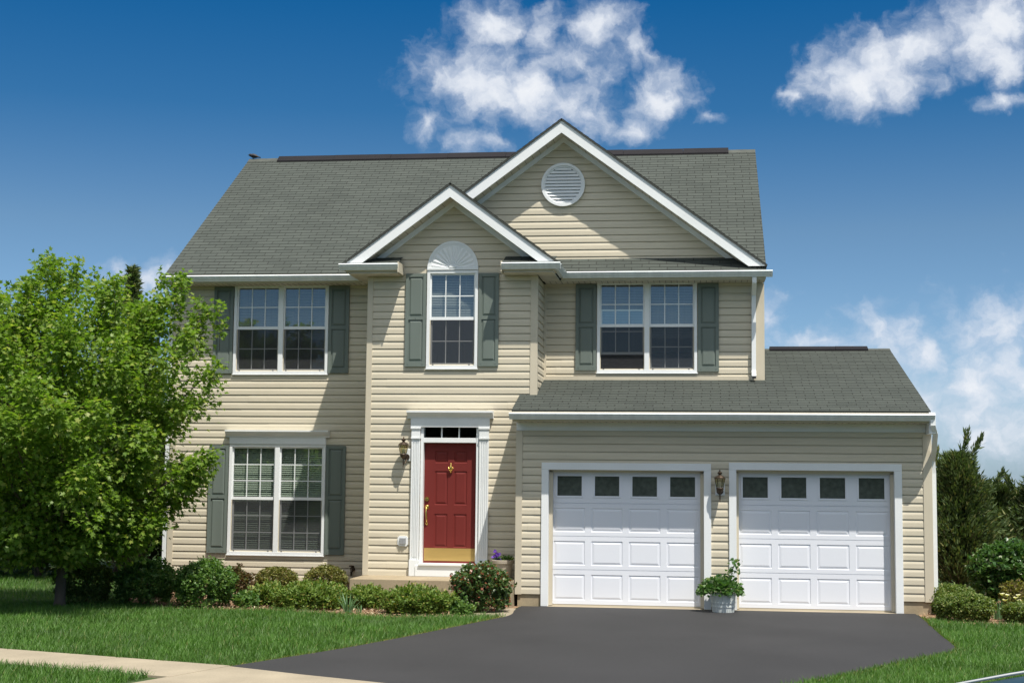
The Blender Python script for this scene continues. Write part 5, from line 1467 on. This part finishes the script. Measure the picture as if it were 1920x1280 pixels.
    o = leaves_mesh("mulch_chips", leaf_mat("bark_chips", (0.15, 0.085, 0.05), (0.40, 0.28, 0.17), (0.52, 0.43, 0.30), 0.0, 0.9, 0.15), None, P, rnd_dirs(rng, n) * [1, 1, .3], rnd_dirs(rng, n) * .5 + [0, 0, 1], 0.05, *NEEDLE, 0.5, 7)
    tag(o, "brown bark mulch chips spread over the planting beds", "mulch", kind='stuff')
lawn()

# ================================================================== BIRD ON THE RIDGE
def bird():
    x, y, z = -9.44, 4.3, RZ + 0.014
    T = thing("bird", (x, y, z), "small dark bird perched on the left end of the main roof ridge", "bird")
    bm = bmesh.new()
    verts = [(-0.105, 0.082, .012), (-0.085, 0.085, .030), (-0.055, 0.075, .034), (-0.01, 0.062, .050), (0.05, 0.052, .040), (0.10, 0.038, .018), (0.155, 0.022, .010)]
    me = bpy.data.meshes.new("body")
    mb = MB(); mb.tube([(x + a, y, z + b) for a, b, c in verts], [c for a, b, c in verts], 12)
    # flatten the tail a little and give the beak a point
    mb.tube([(x - .105, y, z + .082), (x - .132, y, z + .079)], [0.009, 0.001], 6)
    mb.build("body", MT['bird'], T, smooth=True)
    for s in (-1, 1):
        MB().tube([(x + .01, y + s * .018, z + .03), (x + .005, y + s * .018, z - .002), (x - .02, y + s * .018, z + .001)], 0.003, 5).build("leg", MT['bronze'], T)
        MB().tube([(x - .03, y + s * .036, z + .070), (x + .03, y + s * .043, z + .058), (x + .09, y + s * .020, z + .040)], [0.010, 0.022, 0.004], 8).build("wing", MT['bird'], T, smooth=True)
bird()

# ================================================================== PARKED CAR (only its bonnet edge reaches the picture)
def car():
    X0, Y0 = 1.38, -17.4             # nose, near side
    L, W = 4.3, 1.7
    T = thing("parked_car", (X0 + L / 2, Y0 + W / 2, 0), "teal parked car, only its bonnet edge showing in the bottom right corner", "car")
    top = [(0.0, .56), (.06, .66), (.22, .74), (.55, .81), (1.0, .90), (1.25, .94), (1.95, 1.34), (2.4, 1.40), (3.0, 1.37), (3.75, 1.0), (4.15, .95), (4.28, .80), (4.3, .5)]
    lo = [(4.25, .26), (3.6, .20), (.7, .20), (.06, .26)]
    def ring(inset, drop, ypos):
        return [(X0 + a, ypos, max(.2, b - (drop if b > .9 else drop * .25))) for a, b in top] + [(X0 + a, ypos, b) for a, b in lo]
    secs = [(0.0, .22, Y0 + .0), (0, .10, Y0 + .06), (0, .02, Y0 + .22), (0, 0, Y0 + W / 2), (0, .02, Y0 + W - .22), (0, .10, Y0 + W - .06), (0, .22, Y0 + W)]
    mb = MB(); vs = []; n = len(top) + len(lo)
    for s in secs: vs += ring(*s)
    fs = [tuple(range(n)), tuple(range((len(secs) - 1) * n, len(secs) * n))[::-1]]
    for i in range(len(secs) - 1):
        for k in range(n): fs.append((i * n + k, i * n + (k + 1) % n, (i + 1) * n + (k + 1) % n, (i + 1) * n + k))
    mb.add(vs, fs).build("body", MT['carpaint'], T, bevel=0.03, smooth=True)
    # bright trim along the far bonnet edge and shoulder
    for yy in (Y0 - .005, Y0 + W + .005):
        MB().tube([(X0 + .25, yy, .60), (X0 + 1.2, yy, .66), (X0 + 4.1, yy, .68)], 0.012, 6).build("side_trim", MT['chrome'], T)
    bt = MB(); bt.tube([(X0 + .02, Y0 + W - .15, .655), (X0 + .22, Y0 + W - .10, .745), (X0 + .55, Y0 + W - .08, .812), (X0 + 1.0, Y0 + W - .07, .895), (X0 + 1.25, Y0 + W - .07, .935)], 0.011, 8)
    bt.build("bonnet_trim", MT['chrome'], T, smooth=True)
    for yy, e in ((Y0 - .004, -1), (Y0 + W + .004, 1)):
        MB().prism([(X0 + 1.45, .95), (X0 + 1.98, 1.24), (X0 + 2.55, 1.27), (X0 + 2.55, .95)], yy - .004, yy + .004, 'y').xf(lambda p: Vector((p.x, p.y - e * .16 * max(0, (p.z - .9) / .4), p.z))).build("side_window", MT['carglass'], T)
        MB().prism([(X0 + 2.62, .95), (X0 + 2.62, 1.27), (X0 + 3.0, 1.24), (X0 + 3.5, .97)], yy - .004, yy + .004, 'y').xf(lambda p: Vector((p.x, p.y - e * .16 * max(0, (p.z - .9) / .4), p.z))).build("side_window", MT['carglass'], T)
        for wx in (X0 + .80, X0 + 3.45):
            yc = yy + (0.09 if e < 0 else -0.09)
            tw = MB(); tw.tube([(wx, yc - .10, .315), (wx, yc + .10, .315)], 0.315, 28); t = tw.build("wheel", MT['rubber'], T, bevel=0.02)
            MB().tube([(wx, yc - .108, .315), (wx, yc + .108, .315)], 0.20, 20).build("rim", MT['chrome'], t)
    MB().add([(X0 + 1.30, Y0 + .16, .975), (X0 + 1.93, Y0 + .24, 1.335), (X0 + 1.93, Y0 + W - .24, 1.335), (X0 + 1.30, Y0 + W - .16, .975)], [(0, 1, 2, 3)]).build("windscreen", MT['carglass'], T)
    for yy in (Y0 + .22, Y0 + W - .22):
        MB().box(X0 - .012, X0 + .06, yy - .14, yy + .14, .48, .60).build("headlight", MT['lens'], T, bevel=.015)
car()
